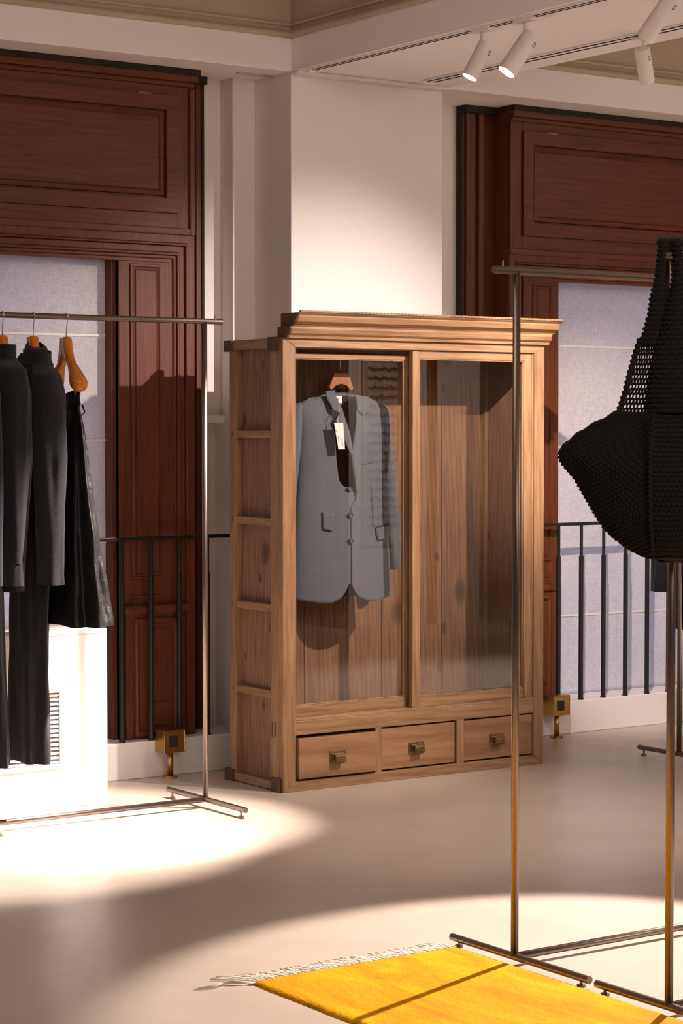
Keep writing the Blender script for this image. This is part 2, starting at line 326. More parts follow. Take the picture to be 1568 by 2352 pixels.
# ---------------------------------------------------------------- mahogany window surrounds
def surround(name, xa, xb, side):
    """xa: edge next to the pillar, xb: far edge.  side=+1 when the window lies to the left (-X) of xa"""
    root = sroot(name, (min(xa, xb), 7.315, PZ))
    F = 7.315
    def bx(nm, a0, a1, y0, y1, z0, z1, mat, **k):      # a = distance from xa towards the window
        p, q = xa-side*a0, xa-side*a1
        return box(nm, mat, root, min(p, q), max(p, q), y0, y1, z0, z1, **k)
    def rel(nm, a0, a1, z0, z1, y0, prof, mat, back=None, label=None, bv=.001):
        p, q = xa-side*a0, xa-side*a1; k = MB().relief(min(p, q), max(p, q), z0, z1, y0, prof, back)
        return k.build(nm, mat, root, label=label, bevel=0)
    Wd = abs(xb-xa); o1 = OPEN[name]         # a of the opening
    # outer casing (deeper), stepped
    e = -.112 if side > 0 else -.173
    bx('casing', e, .02, 7.43, 7.56, PZ, 2.722, 'mah_z')
    bx('casing_bead', e+.012, e+.03, 7.418, 7.432, PZ, 2.70, 'mah_z')
    bx('casing_bead', e+.075, e+.10, 7.410, 7.432, PZ, 2.70, 'mah_z')
    bx('casing_edge', e-.012, e, 7.425, 7.56, PZ, 2.728, 'dark_edge', label='very dark outer edge')
    bx('return_panel', -.003, .02, F+.015, 7.45, PZ, 2.7299, 'mah_z')
    bx('top_edge', e-.01, .02, 7.395, 7.58, 2.70, 2.7299, 'dark_edge')
    # carcass behind
    bx('carcass', 0, o1, F+.01, 7.55, PZ, 2.7299, 'mah_z'); bx('carcass_header', o1, Wd, F+.01, 7.55, 2.0, 2.7299, 'mah_x')
    # top cornice
    bx('cornice', -.012, Wd, F-.035, F+.05, 2.682, 2.712, 'mah_x'); bx('cornice_top', -.016, Wd, F-.045, F+.05, 2.707, 2.7295, 'dark_edge', label='very dark top edge')
    bx('cornice_bead', -.006, Wd, F-.018, F+.02, 2.664, 2.684, 'mah_x', bevel=.006)
    # frieze frame
    bx('stile', 0, .065, F, F+.02, 2.09, 2.668, 'mah_z'); bx('rail', .065, Wd, F, F+.02, 2.628, 2.668, 'mah_x')
    if side > 0:
        bx('cover_strip', -.012, .014, F-.012, F+.02, 2.09, 2.66, 'mah_z', bevel=.005)
    bx('rail', .065, Wd, F-.002, F+.02, 2.118, 2.176, 'mah_x')
    # hinged hopper panel: raised frame with a fielded panel
    rel('hopper_sash', .062, Wd-.02, 2.176, 2.626, F, [(0, .014), (.055, .014), (.0565, .012), (.058, -.006), (.064, -.006), (.066, .004), (.082, .008), (.086, .002), (.09, .000)], 'mah_x', back=F+.01)
    bx('hinge', .19, .245, F-.018, F-.012, 2.622, 2.630, 'oldbrass')
    # transom mouldings
    bx('transom', -.006, Wd, F-.010, F+.03, 2.092, 2.120, 'mah_x', bevel=.004)
    bx('transom_bead', -.002, Wd, F-.004, F+.03, 2.078, 2.094, 'mah_x', bevel=.006)
    # nested architrave: mitred rings (head plus jamb)
    hz = 2.085
    def arch(nm, a, w_, pr, mat_z='mah_z'):
        k = MB(); z1 = hz-a; p0, p1 = a, a+w_
        xs = [xa-side*p0, xa-side*p1]; far = xb
        k.prism([(xs[0], PZ), (xs[1], PZ), (xs[1], z1-w_), (far, z1-w_), (far, z1), (xs[0], z1)], 'y', F-pr, F+.02)
        k.build(nm, mat_z, root, bevel=min(.004, w_*.3))
    arch('architrave_band', -.010, .036, .006)
    arch('architrave_bead', .026, .008, .014)
    arch('architrave_cove', .034, .028, .002)
    arch('architrave_bead', .062, .010, .012)
    arch('architrave_band', .072, .014, .004)
    # lining board between head and blind
    bx('head_board', .086, Wd, F+.004, F+.03, 1.985, hz-.086, 'mah_x')
    # pilaster board with raised panel beside the opening
    g0, g1 = .088, o1
    bx('pilaster', g0-.004, g1, F+.004, F+.03, PZ, 1.985, 'mah_z')
    wp = (g1-g0); m0, m1 = g0+wp*.20, g1-wp*.20
    rel('raised_panel', m0, m1, .76, 1.975, F+.004, [(0, 0), (.002, .006), (.010, .006), (.013, .0008), (.020, .003), (.024, .001), (.026, .005)], 'mah_z')
    rel('raised_panel', m0, m1, .60, .70, F+.004, [(0, 0), (.002, .005), (.01, .005), (.013, .0008), (.02, .004)], 'mah_z')
    # pedestal part low down: three stepped frames and a fluted inset
    q0, q1 = g0-.02, g1-.02
    bx('pedestal', q0-.02, q1, F-.012, F+.02, PZ, .645, 'mah_z', bevel=.004)
    bx('pedestal_cap', q0-.045, q1+.006, F-.024, F+.02, .628, .662, 'mah_x', bevel=.008)
    rel('pedestal_panel', q0+.0, q1-.03, PZ+.01, .612, F-.012, [(0, 0), (.003, .010), (.012, .013), (.02, .008), (.026, .001), (.04, .002), (.043, .007), (.05, .007)], 'mah_z')
    cx0 = (q0+q1-.03)/2
    for k in (-.022, 0, .022):
        bx('flute', cx0+k-.004, cx0+k+.004, F-.024, F-.018, .33, .50, 'mah_z', bevel=.003)
    bx('pedestal_block', cx0-.045, cx0+.045, F-.025, F-.018, .225, .285, 'mah_x', bevel=.003)
    # sill side jamb seen in the opening
    bx('jamb', o1-.002, o1+.018, F+.03, 7.52, PZ, 2.0, 'mah_z')
    bx('inner_frame', o1+.016, o1+.045, 7.455, 7.50, PZ, 2.0, 'white', label='pale painted inner window frame')
    return root
OPEN = {'window_1': .322, 'window_2': .275}
surround('window_1', 4.340, 2.45, 1)
surround('window_2', 5.934, 8.1, -1)
# ---------------------------------------------------------------- linen blinds
def blind(x0, x1, y, label, seams):
    r = thing('roman_blind', label, 'blind', ((x0+x1)/2, y, PZ), 'linen blinds in the two windows')
    nx, nzz = 60, 90; z0, z1 = PZ-.001, 2.03
    vs, fs = [], []
    for j in range(nzz+1):
        for i in range(nx+1):
            x = x0+(x1-x0)*i/nx; z = z0+(z1-z0)*j/nzz
            vs.append((x, y+.004*noise.noise(Vector((x*3, z*2.2, 1)))+.002*noise.noise(Vector((x*14, z*3, 5))), z))
    for j in range(nzz):
        for i in range(nx): a = j*(nx+1)+i; fs.append((a, a+1, a+nx+2, a+nx+1))
    MB().add(vs, fs).build('linen_cloth', 'linen', r, smooth=True, solid=.0015)
    for z in seams:
        MB().box(x0, x1, y-.0052, y-.0040, z-.0045, z+.0045).build('seam', 'white', r, bevel=.0)
    return r
blind(2.5, 4.045, 7.40, 'white linen blind in the left window behind the clothes rail', (1.70, 1.298, .905, .50))
blind(6.12, 8.0, 7.44, 'white linen blind in the right window behind the knitted bag', (1.71, 1.26, .50))

# ---------------------------------------------------------------- railings
def railing(xs, xa, xb, bracket, label):
    r = thing('window_railing', label, 'railing', (xa, 7.265, PZ), 'black iron railings in front of the windows')
    y = 7.264
    MB().box(xa, xb, y-.013, y+.013, .915, .929).build('top_rail', 'iron', r, bevel=.002)
    first = None
    for x in xs:
        if first is None:
            first = MB().tube([(x, y, PZ), (x, y, .78), (x, y, .782), (x, y, .917)], [.0105, .0105, .0075, .0075], 14).build('baluster', 'iron', r, smooth=False); fx = x
            MB().tube([(x, y, PZ), (x, y, PZ+.006)], .013, 14).build('foot_collar', 'iron', first)
        else:
            c = copy_of(first, dx=x-fx)
            for ch in list(first.children):
                d = ch.copy(); COL.objects.link(d); d.parent = c
    if bracket:
        MB().box(bracket-.035, bracket, y-.022, y+.022, .908, .948).build('wall_bracket', 'iron', r, bevel=.002)
    return r
railing([3.996+.1268*k for k in range(-9, 4)], 2.5, 4.552, 4.553, 'black iron railing before the left window, ending beside the cabinet')
railing([6.168+.1307*k for k in range(0, 14)], 5.55, 8.0, None, 'black iron railing before the right window, behind the knitted bag')

# ---------------------------------------------------------------- white casing with vent
rc = thing('radiator_cover', 'white boxed radiator cover with a slatted vent behind the hanging clothes', 'radiator cover', (3.3, 6.85, 0))
cx1 = 3.707
vx0, vx1, vz0, vz1 = 2.90, 3.515, .158, .412
k = MB(); k.box(2.70, vx0, 6.85, 7.248, 0, .61); k.box(vx1, cx1, 6.85, 7.248, 0, .61); k.box(vx0, vx1, 6.85, 7.248, vz1, .61); k.box(vx0, vx1, 6.85, 7.248, 0, vz0); k.box(vx0, vx1, 6.95, 7.248, vz0, vz1)
k.build('body', 'white', rc)
k = MB(); k.box(2.70, cx1+.001, 6.849, 7.248, .61, .628); k.build('top_board', 'white', rc, bevel=.004)
k = MB()
for (a0, a1, b0, b1) in ((vx0-.02, vx1+.018, vz1, vz1+.016), (vx0-.02, vx1+.018, vz0-.016, vz0), (vx0-.02, vx0, vz0, vz1), (vx1, vx1+.018, vz0, vz1)): k.box(a0, a1, 6.845, 6.853, b0, b1)
k.build('vent_frame', 'white', rc, bevel=.001)
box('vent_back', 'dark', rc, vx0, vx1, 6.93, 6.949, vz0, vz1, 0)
ns = 16; p = (vz1-vz0)/ns
s0 = MB().prism([(6.850, vz0+.002), (6.875, vz0+.008), (6.875, vz0+.0125), (6.850, vz0+.0095)], 'x', vx0, vx1).build('slat', 'white', rc)
for i in range(1, ns): copy_of(s0, dz=p*i)

# ================================================================ CABINET
X0, X1, Y0, Y1, CT = 4.335, 5.578, 6.66, 7.03, 1.676
cab = thing('display_cabinet', 'tall wooden display cabinet with two sliding glass doors and three drawers against the white pillar', 'cabinet', ((X0+X1)/2, (Y0+Y1)/2, 0))
# front frame, mitred at the corners
fr = .058
def mitre(nm, quad, mat, y0=Y0, y1=Y0+.03):
    return MB().prism(quad, 'y', y0, y1).build(nm, mat, cab, bevel=.002)
bt = .038
mitre('front_stile', [(X0, 0.0), (X0+fr, bt), (X0+fr, CT-.034), (X0, CT)], 'pine_z')
mitre('front_stile', [(X1, 0.0), (X1, CT), (X1-fr+.008, CT-.034), (X1-fr+.008, bt)], 'pine_z')
mitre('base_rail', [(X0, 0), (X1, 0), (X1-fr+.008, bt), (X0+fr, bt)], 'pine_x')
mitre('head_rail', [(X0, CT), (X0+fr, CT-.034), (X1-fr+.008, CT-.034), (X1, CT)], 'pine_x')
for nm, a, b_ in (('stile_bead', X0+fr, X0+fr+.006), ('stile_bead', X1-fr+.002, X1-fr+.008)):
    box(nm, 'pine_z', cab, a, b_, Y0+.008, Y0+.03, .262, CT-.034)
box('middle_rail', 'pine_x', cab, X0+fr-.004, X1-fr+.012, Y0+.001, Y0+.04, .208, .262, .003)
box('door_sill', 'pine_x', cab, X0+fr, X1-fr+.008, Y0+.002, Y0+.08, .260, .270, .002)
box('top_track', 'pine_x', cab, X0+fr, X1-fr+.008, Y0+.010, Y0+.10, CT-.036, CT-.02, .001)
# corner posts and back posts
box('corner_post', 'pine_z', cab, X0, X0+.04, Y0+.03, Y0+.085, .0, CT, .002)
box('corner_post', 'pine_z', cab, X1-.04, X1, Y0+.03, Y0+.085, .0, CT, .002)
box('back_post', 'pine_z', cab, X0, X0+.04, Y1-.042, Y1, 0, CT-.03, .002)
box('back_post', 'pine_z', cab, X1-.04, X1, Y1-.042, Y1, 0, CT-.03, .002)
for (ya, yb, z0, z1, zz) in ((Y0-.002, Y0+.055, 0, .052, 0), (Y1-.035, Y1+.012, 0, .045, 0), (Y1-.035, Y1+.012, CT-.042, CT-.0, 1), (Y0+.025, Y0+.075, CT-.05, CT+.004, 1)):
    box('corner_block', 'end', cab, X0-.012, X0+.02, ya if ya > Y0 else Y0+.012, yb+.012, z0, z1, .002, label='dark end grain joint block')
# side: boards recessed, four battens, top and bottom rail
box('side_board', 'pine_knot', cab, X0+.029, X0+.038, Y0+.085, Y1-.13, .03, CT-.02, 0)
box('side_board', 'pine_knot', cab, X0+.030, X0+.038, Y1-.129, Y1-.042, .03, CT-.02, 0)
box('side_board', 'pine_knot', cab, X1-.026, X1-.012, Y0+.085, Y1-.042, .03, CT-.02, 0)
b0 = box('side_batten', 'pine_y', cab, X0+.004, X0+.030, Y0+.085, Y1-.042, 1.308, 1.336, .0015)
for z in (.983, .664, .342): copy_of(b0, dz=z-1.308)
box('side_rail', 'pine_y', cab, X0-.004, X0+.03, Y0+.075, Y1-.03, 0.004, .034, .002)
box('side_rail', 'pine_y', cab, X0-.004, X0+.03, Y0+.075, Y1-.03, CT-.036, CT, .002)
for z in (1.322, .997, .678, .356): 
    box('joint_peg', 'end', cab, X0-.001, X0+.003, Y1-.024, Y1-.018, z-.007, z+.007, 0)
for dy in (.048, .068):
    box('joint_peg', 'end', cab, X0-.001, X0+.003, Y0+dy, Y0+dy+.009, .20, .258, 0, label='dark through tenon end')
# cornice, two tiers with beaded top
def prof_x(nm, pts, mat, xa, xb, lab=None):
    return MB().prism(pts, 'x', xa, xb).build(nm, mat, cab, label=lab, bevel=.001)
xa, xb = X0-.03, X1+.045
prof_x('cornice_lower', [(Y0+.05, 1.674), (Y0-.014, 1.674), (Y0-.016, 1.684), (Y0-.028, 1.692), (Y0-.034, 1.708), (Y0-.034, 1.716), (Y0+.05, 1.716)], 'pine_x', X0+.020, X1+.012)
prof_x('cornice_upper', [(Y0+.05, 1.716), (Y0-.022, 1.716), (Y0-.026, 1.722), (Y0-.048, 1.734), (Y0-.056, 1.752), (Y0-.056, 1.757), (Y0+.05, 1.757)], 'pine_x', X0+.034, X1+.032)
prof_x('cornice_cap', [(Y0+.05, 1.757), (Y0-.056, 1.757), (Y0-.066, 1.764), (Y0-.066, 1.767), (Y0+.05, 1.767)], 'pine_x', X0+.032, X1+.040)
k = MB(); n = 150
for i in range(n):
    x = X0+.038+(X1+.036-X0-.038)*i/n; dx = (X1-X0)/n*.42
    k.box(x-dx, x+dx, Y0-.071-.001*(i % 2), Y0-.058, 1.7675, 1.7745)
k.build('cornice_beading', 'pine_x', cab, kind='stuff', label='row of small carved beads along the top edge')
k = MB().prism([(Y0+.05, 1.674), (Y0-.014, 1.674), (Y0-.016, 1.684), (Y0-.028, 1.692), (Y0-.034, 1.708), (Y0-.034, 1.716), (Y0+.05, 1.716)], 'x', X0+.010, X0+.020)
k.prism([(Y0+.05, 1.716), (Y0-.022, 1.716), (Y0-.026, 1.722), (Y0-.048, 1.734), (Y0-.056, 1.752), (Y0-.066, 1.765), (Y0+.05, 1.765)], 'x', X0+.024, X0+.034)
k.build('cornice_end', 'end', cab, label='dark end grain of the cornice')
# top, bottom, back boards
box('top_board', 'pine_x', cab, X0+.0385, X1-.01, Y0+.03, Y1-.02, CT-.02, CT-.004, 0)
box('floor_board', 'pine_x', cab, X0+.0385, X1-.0385, Y0+.09, Y1-.022, .235, .26, 0)
edges = [X0+.038, 4.66, 4.86, 5.03, 5.168, 5.33, 5.48, X1-.026]
for a, b_ in zip(edges, edges[1:]):
    box('back_board', 'pine_back', cab, a+.0012, b_-.0012, Y1-.022, Y1-.008+.003*random.random(), .02, CT-.02, .001)
box('drawer_deck', 'pine_x', cab, X0+.0385, X1-.0385, Y0+.03, Y1-.022, .018, .034, 0)
# drawers
for (a, b_) in ((4.7535, 4.783), (5.142, 5.178)):
    box('drawer_divider', 'pine_z', cab, a, b_, Y0+.001, Y0+.04, bt-.006, .21, .002)
def drawer(a, b_, z0, z1, dy, hx, tilt=0):
    d = box('drawer', 'drawer', cab, a, b_, Y0+.002-dy, Y0+.26, z0, z1, .002, label='drawer slightly pulled out' if dy > 0 else None)
    yy = Y0+.002-dy
    h = MB().box(hx-.036, hx+.036, yy-.003, yy+.001, .094, .140).build('handle_plate', 'oldbrass', d, bevel=.001)
    BASE[h.name] = BASE[cab.name]
    MB().prism([(hx-.026, .103), (hx+.026, .103), (hx+.026, .131), (hx-.026, .131)], 'y', yy-.008, yy-.002).build('handle_collar', 'oldbrass', d, bevel=.002)
    k = MB(); k.rings([[(hx-.020, yy-.006, .107), (hx+.020, yy-.006, .107), (hx+.020, yy-.006, .127), (hx-.020, yy-.006, .127)],
                       [(hx-.024, yy-.026, .100), (hx+.024, yy-.026, .100), (hx+.024, yy-.026, .128), (hx-.024, yy-.026, .128)],
                       [(hx-.021, yy-.032, .105), (hx+.021, yy-.032, .105), (hx+.021, yy-.032, .123), (hx-.021, yy-.032, .123)]])
    k.build('handle_grip', 'oldbrass', d, bevel=.001)
drawer(4.399, 4.749, .046, .196, .012, 4.570, 1); drawer(4.787, 5.138, .044, .202, -.006, 4.951); drawer(5.182, 5.528, .044, .202, -.006, 5.345)
# sliding doors
def door(a, b_, y, zb, zt, st0, st1, rb, rt):
    d = MB().box(a, a+st0, y, y+.024, zb, zt).build('sliding_door', 'pine_z', cab, bevel=.002)
    box_ = lambda nm, mt, *q: MB().box(*q).build(nm, mt, d, bevel=.0015)
    box_('door_stile', 'pine_z', b_-st1, b_, y, y+.024, zb, zt)
    box_('door_rail', 'pine_x', a+st0, b_-st1, y+.001, y+.024, zb, zb+rb)
    box_('door_rail', 'pine_x', a+st0, b_-st1, y+.001, y+.024, zt-rt, zt)
    k = MB().relief(a+st0-.001, b_-st1+.001, zb+rb-.001, zt-rt+.001, y+.004, [(0, 0), (.003, .003), (.006, -.004), (.0065, -.010)]) if 0 else None
    for q in ((a+st0, a+st0+.005, zb+rb, zt-rt), (b_-st1-.005, b_-st1, zb+rb, zt-rt), (a+st0+.005, b_-st1-.005, zb+rb, zb+rb+.005), (a+st0+.005, b_-st1-.005, zt-rt-.005, zt-rt)):
        box_('glazing_bead', 'pine_z', q[0], q[1], y+.004, y+.013, q[2], q[3])
    box_('glass_pane', 'glass', a+st0, b_-st1, y+.014, y+.0165, zb+rb, zt-rt)
door(X0+fr+.004, 4.955, Y0+.048, .270, 1.622, .006, .030, .040, .018)
door(4.935, X1-fr+.006, Y0+.012, .270, 1.640, .034, .042, .040, .030)
# hanging rod inside
MB().tube([(X0+.03, 6.85, 1.625), (X1-.03, 6.85, 1.625)], .008, 12).build('hanging_rod', 'steel', cab, smooth=True)

# ================================================================ BLAZER in the cabinet
YJ = 6.845
def jp(px, py, y=YJ): q = PY(px, py, y); return q.x, q.z
hg = thing('wooden_hanger', 'terracotta brown wooden hanger holding the grey blazer inside the cabinet', 'hanger', (jp(780, 870)[0], YJ, 1.55))
hc = jp(780, 870)
k = MB(); pts = [jp(*p) for p in ((765, 856), (797, 857), (808, 893), (803, 898), (792, 886), (780, 882), (768, 886), (757, 897), (752, 889))]
k.prism(pts, 'y', YJ-.012, YJ+.012).build('hanger_body', 'hanger_red', hg, bevel=.003)
xh = jp(781, 856)[0]; zr = 1.625
pth = [(xh, YJ, jp(781, 857)[1]-.004), (xh, YJ, zr-.028)]+[(xh, YJ+.006+.016*sin(a)-.001, zr+.0+.014*cos(a)) for a in [pi*1.12-pi*1.25*i/10 for i in range(11)]]
MB().tube([(xh, YJ, jp(781, 857)[1]-.004), (xh, YJ, zr-.02)]+[(xh, 6.85-.0105*cos(a), zr+.0105*sin(a)) for a in [(-.2+i*.34) for i in range(11)]], .0016, 8).build('hook', 'chrome', hg, smooth=True)
bl = thing('blazer', 'blue grey single-breasted blazer with paper tag hanging behind the left glass door', 'blazer', (hc[0], YJ, .9))
def interp(tab, z):
    if z >= tab[0][0]: return tab[0][1]
    for (z0, v0), (z1, v1) in zip(tab, tab[1:]):
        if z >= z1: u = (z0-z)/(z0-z1); u = u*u*(3-2*u) if False else u; return v0+(v1-v0)*u
    return tab[-1][1]
XC = jp(782, 1000)[0]                # centre line of the jacket
zt_ = jp(790, 910)[1]
# right side edge of body (image right) and mirrored left
edge = [(py, jp(px, py)[0]-XC) for px, py in ((843, 912), (865, 922), (880, 935), (878, 990), (880, 1080), (885, 1160), (889, 1240), (892, 1310), (894, 1366), (894, 1380))]
edge = [(jp(780, py)[1], w_) for py, w_ in edge]
def halfw(z): return interp(edge, z)
def thick(z): return interp([(zt_, .012), (zt_-.04, .040), (zt_-.14, .060), (zt_-.4, .055), (.75, .062), (.6, .065)], z)
def surfy(x, z):  # front surface of the torso
    s = min(1, abs(x-XC)/max(.01, halfw(z))); t_ = thick(z)
    return YJ-t_*sqrt(max(0, 1-s**2.4))-(.007*noise.noise(Vector((x*16, z*2.2, 2)))+.003*noise.noise(Vector((x*38, z*5, 8))))*(1-s)
hemz = lambda px, py: jp(px, py)[1]
hem_tab = [(jp(783+dx, py)[0]-XC, jp(783+dx, py)[1]) for dx, py in ((1, 1338), (4, 1346), (9, 1356), (20, 1370), (40, 1378), (62, 1377), (112, 1364))]
def hem(x):
    a = abs(x-XC)
    for (x0, z0), (x1, z1) in zip(hem_tab, hem_tab[1:]):
        if a <= x1: return z0+(z1-z0)*max(0, (a-x0))/(x1-x0)
    return hem_tab[-1][1]
# V neck: opening boundary as function of z (image: left inner edge / right inner edge)
zv = jp(783, 1128)[1]; zneck = jp(780, 908)[1]
def top_at(x):      # z of the shoulder / V edge for body panels
    a = abs(x-XC); sh = [(0, zneck), (.045, zneck+.004), (.09, zt_-.002), (.16, jp(865, 922)[1]), (.205, jp(885, 938)[1])]
    for (a0, z0), (a1, z1) in zip(sh, sh[1:]):
        if a <= a1: return z0+(z1-z0)*(a-a0)/(a1-a0)
    return sh[-1][1]
INR = [(jp(782, py)[1], jp(px, py)[0]-XC) for px, py in ((812, 900), (806, 940), (797, 990), (785, 1046), (790, 1090), (797, 1132), (790, 1146), (784, 1165), (784, 1400))]
INL = [(jp(782, py)[1], jp(px, py)[0]-XC) for px, py in ((745, 900), (746, 960), (750, 1010), (753, 1050), (758, 1088), (768, 1104), (776, 1114), (798, 1124), (798, 1150), (786, 1170), (783, 1400))]
def panel(nm, side, mat='suit'):
    vs, fs = [], []; nu, nv = 26, 70
    for j in range(nv+1):
        for i in range(nu+1):
            u = i/nu
            # inner edge runs from the neck down to the top button, then straight down
            v_ = j/nv
            zz0 = zneck+.002; zin = zz0+(hem(XC+.001)-zz0)*v_
            inner = side*interp(INR if side > 0 else INL, zin)
            zo = zin; wdt = halfw(zo)
            a = inner+(wdt-inner)*u; x = XC+side*a
            # vertical position: blend so the top follows shoulder, bottom follows hem
            zt2, zb2 = top_at(x), hem(x)
            z = zt2+(zb2-zt2)*v_
            wd2 = halfw(z); a = inner+(wd2-inner)*u; x = XC+side*a
            y = surfy(x, z)-(.005*max(0, 1-u*3) if side > 0 else 0)
            vs.append((x, y, z))
    for j in range(nv):
        for i in range(nu): a = j*(nu+1)+i; fs.append((a, a+1, a+nu+2, a+nu+1))
    return MB().add(vs, fs).build(nm, mat, bl, smooth=True, solid=.003)
panel('front_panel', 1); panel('front_panel', -1)
vs, fs = [], []; nu, nv = 30, 40
for j in range(nv+1):
    for i in range(nu+1):
        s = -1+2*i/nu; z = zneck+.012+(jp(780, 1372)[1]-zneck-.012)*j/nv
        z = min(z, top_at(XC+s*halfw(z))+.004) if abs(s) > .3 else z
        x = XC+s*halfw(z); vs.append((x, YJ+thick(z)*.8*sqrt(max(0, 1-abs(s)**2.4)), z))
for j in range(nv):
    for i in range(nu): a = j*(nu+1)+i; fs.append((a, a+1, a+nu+2, a+nu+1))
MB().add(vs, fs).build('back_panel', 'lining', bl, smooth=True, solid=.003, label='dark lining of the back')
# sleeves
def sleeve(side):
    pts = [(872, 925, .030), (882, 944, .044), (886, 1000, .050), (892, 1080, .050), (899, 1160, .050), (905, 1240, .050), (911, 1308, .050)]
    rings = []; N = 28; dense = []
    for (a, b_) in zip(pts, pts[1:]):
        for q in range(8): u = q/8; dense.append(tuple(a[c_]+(b_[c_]-a[c_])*u for c_ in range(3)))
    dense.append(pts[-1])
    for idx, (px, py, r) in enumerate(dense):
        x, z = jp(px, py); a = x-XC; x = XC+side*a
        ring = []
        for q in range(N):
            th = 2*pi*q/N
            rr = 1+.05*sin(3*th+z*9+side)+.10*noise.noise(Vector((cos(th)*1.5+side*4, sin(th)*1.5, z*5)))
            tilt = .35*r*cos(th)*(1 if z > zt_-.08 else 0)
            ring.append((x+side*0+r*.60*cos(th)*rr, YJ+.012+r*.80*sin(th)*rr, z-side*tilt*.0-.25*max(0, .03-idx*.006)))
        rings.append(ring)
    k = MB(); k.rings(rings, False)
    # inner turned cuff so the sleeve is open and deep
    last = rings[-1]; c0 = Vector((sum(v[0] for v in last)/N, YJ+.012, last[0][2]))
    inn = [tuple(c0+(Vector(v)-c0)*.9) for v in last]; up = [(v[0], v[1], v[2]+.03) for v in inn]
    k.rings([last, inn, up], False)
    top = rings[0]; c1 = Vector((sum(v[0] for v in top)/N, YJ, top[0][2]+.006)); n0 = len(k.v); k.add([c1]+top, [(0, i+1, (i+1) % N+1) for i in range(N)])
    return k.build('sleeve', 'suit', bl, smooth=True)
sleeve(1); sleeve(-1)
# thin sewn-on pieces following the torso
def patch(nm, poly, mat, lift=.006, th=.003, n=0, flare=None):
    """poly in px on the torso; filled and draped with some lift, lofted thickness"""
    bm = bmesh.new(); vs = [bm.verts.new((*[jp(*p)[0]], 0, jp(*p)[1])) for p in poly]; bm.faces.new(vs)
    for _ in range(3):
        bmesh.ops.subdivide_edges(bm, edges=bm.edges[:], cuts=1, use_grid_fill=True)
        bmesh.ops.triangulate(bm, faces=bm.faces[:])
    for v in bm.verts:
        x, z = v.co.x, v.co.z; l = lift if not flare else lift+flare(x, z)
        v.co.y = surfy(x, z)-l
    me = bpy.data.meshes.new(nm); V = [v.co.copy() for v in bm.verts]; bm.verts.ensure_lookup_table(); Fs = [[v.index for v in f.verts] for f in bm.faces]; 
    bm.verts.index_update(); Fs = [[v.index for v in f.verts] for f in bm.faces]; bm.free()
    return MB().add(V, Fs).build(nm, mat, bl, smooth=True, solid=th)
# collar and lapels (lifted so they throw a real shadow)
patch('lapel', [(763, 938), (757, 946), (745, 967), (757, 1000), (779, 1046), (783, 1046), (776, 1000)], 'suit', .022)
patch('lapel', [(797, 940), (812, 948), (818, 962), (834, 972), (831, 992), (822, 1020), (808, 1050), (802, 1090), (799, 1131), (795, 1131), (789, 1090), (781, 1046), (788, 1000), (797, 960)], 'suit', .014)
patch('collar', [(737, 899), (756, 896), (761, 940), (765, 938), (754, 949), (742, 942), (737, 922)], 'suit', .024)
patch('collar', [(807, 907), (840, 912), (835, 925), (834, 945), (826, 948), (812, 955), (798, 942), (801, 928)], 'suit', .018)
patch('pocket_flap', [(843, 1212), (888, 1204), (890, 1230), (850, 1240), (846, 1228)], 'suit', .008)
patch('pocket_flap', [(722, 1174), (746, 1178), (748, 1214), (742, 1218), (722, 1214)], 'suit', .008)
patch('pocket_welt', [(807, 1063), (845, 1056), (845, 1060), (807, 1067)], 'suit', .004, .002)
patch('pocket_seam', [(843, 1209), (888, 1201), (888, 1204), (843, 1212)], 'lining', .0075, .002)
patch('front_dart', [(833, 1100), (834, 1100), (840, 1210), (838, 1210)], 'lining', .0015, .001)
# neck inside
k = MB(); ring = []
for zz, ww in ((jp(780, 892)[1], .040), (jp(780, 912)[1], .047), (jp(780, 940)[1], .045)):
    ring.append([(XC+ww*cos(a), YJ+.010+.030*sin(a), zz) for a in [pi*i/16 for i in range(17)]])
k.rings(ring, False, False); k.build('collar_stand', 'lining', bl, smooth=True, solid=.004)
yl = YJ-.004
lab = MB().box(jp(760, 910)[0], jp(783, 910)[0], yl-.003, yl, jp(770, 926)[1], jp(770, 909)[1]).build('woven_label', 'paper', bl)
k = MB(); lx, lz = jp(771, 917)
for i in range(5): k.box(lx-.008+i*.0035, lx-.0062+i*.0035, yl-.0042, yl-.003, lz-.001, lz+.0015)
k.build('label_lettering', 'ink', lab)
yt = YJ-.097
def tp_(px, py): q = PY(px, py, yt); return Vector((q.x, yt, q.z))
A = [tp_(767, 971), tp_(788, 971.5), tp_(792, 1032), tp_(777, 1032)]
k = MB(); k.prism([(v.x, v.z) for v in A], 'y', yt, yt+.0012); tg = k.build('paper_tag', 'paper', bl, label='white swing tag')
k = MB(); 
for i, (px, py) in enumerate([(770+.18*j, 987+j) for j in (0, 2, 4)]+[(776+.18*j, 1002+2.2*j) for j in range(8)]+[(784+.2*j, 1006+2.2*j) for j in range(9)]):
    q = tp_(px, py); k.box(q.x-.0012, q.x+.0026*(1+(i % 3)*.4), yt-.0006, yt, q.z-.0008, q.z+.0008)
k.build('tag_print', 'ink', tg)
q0 = tp_(775, 974); MB().tube([q0+Vector((0, .0, 0)), tp_(773, 950), Vector((jp(772, 924, yl)[0], yl-.012, jp(772, 924)[1]))], .0009, 6).tube([q0, tp_(778, 948), Vector((jp(780, 922, yl)[0], yl-.012, jp(780, 922)[1]))], .0009, 6).build('tag_string', 'string', tg)
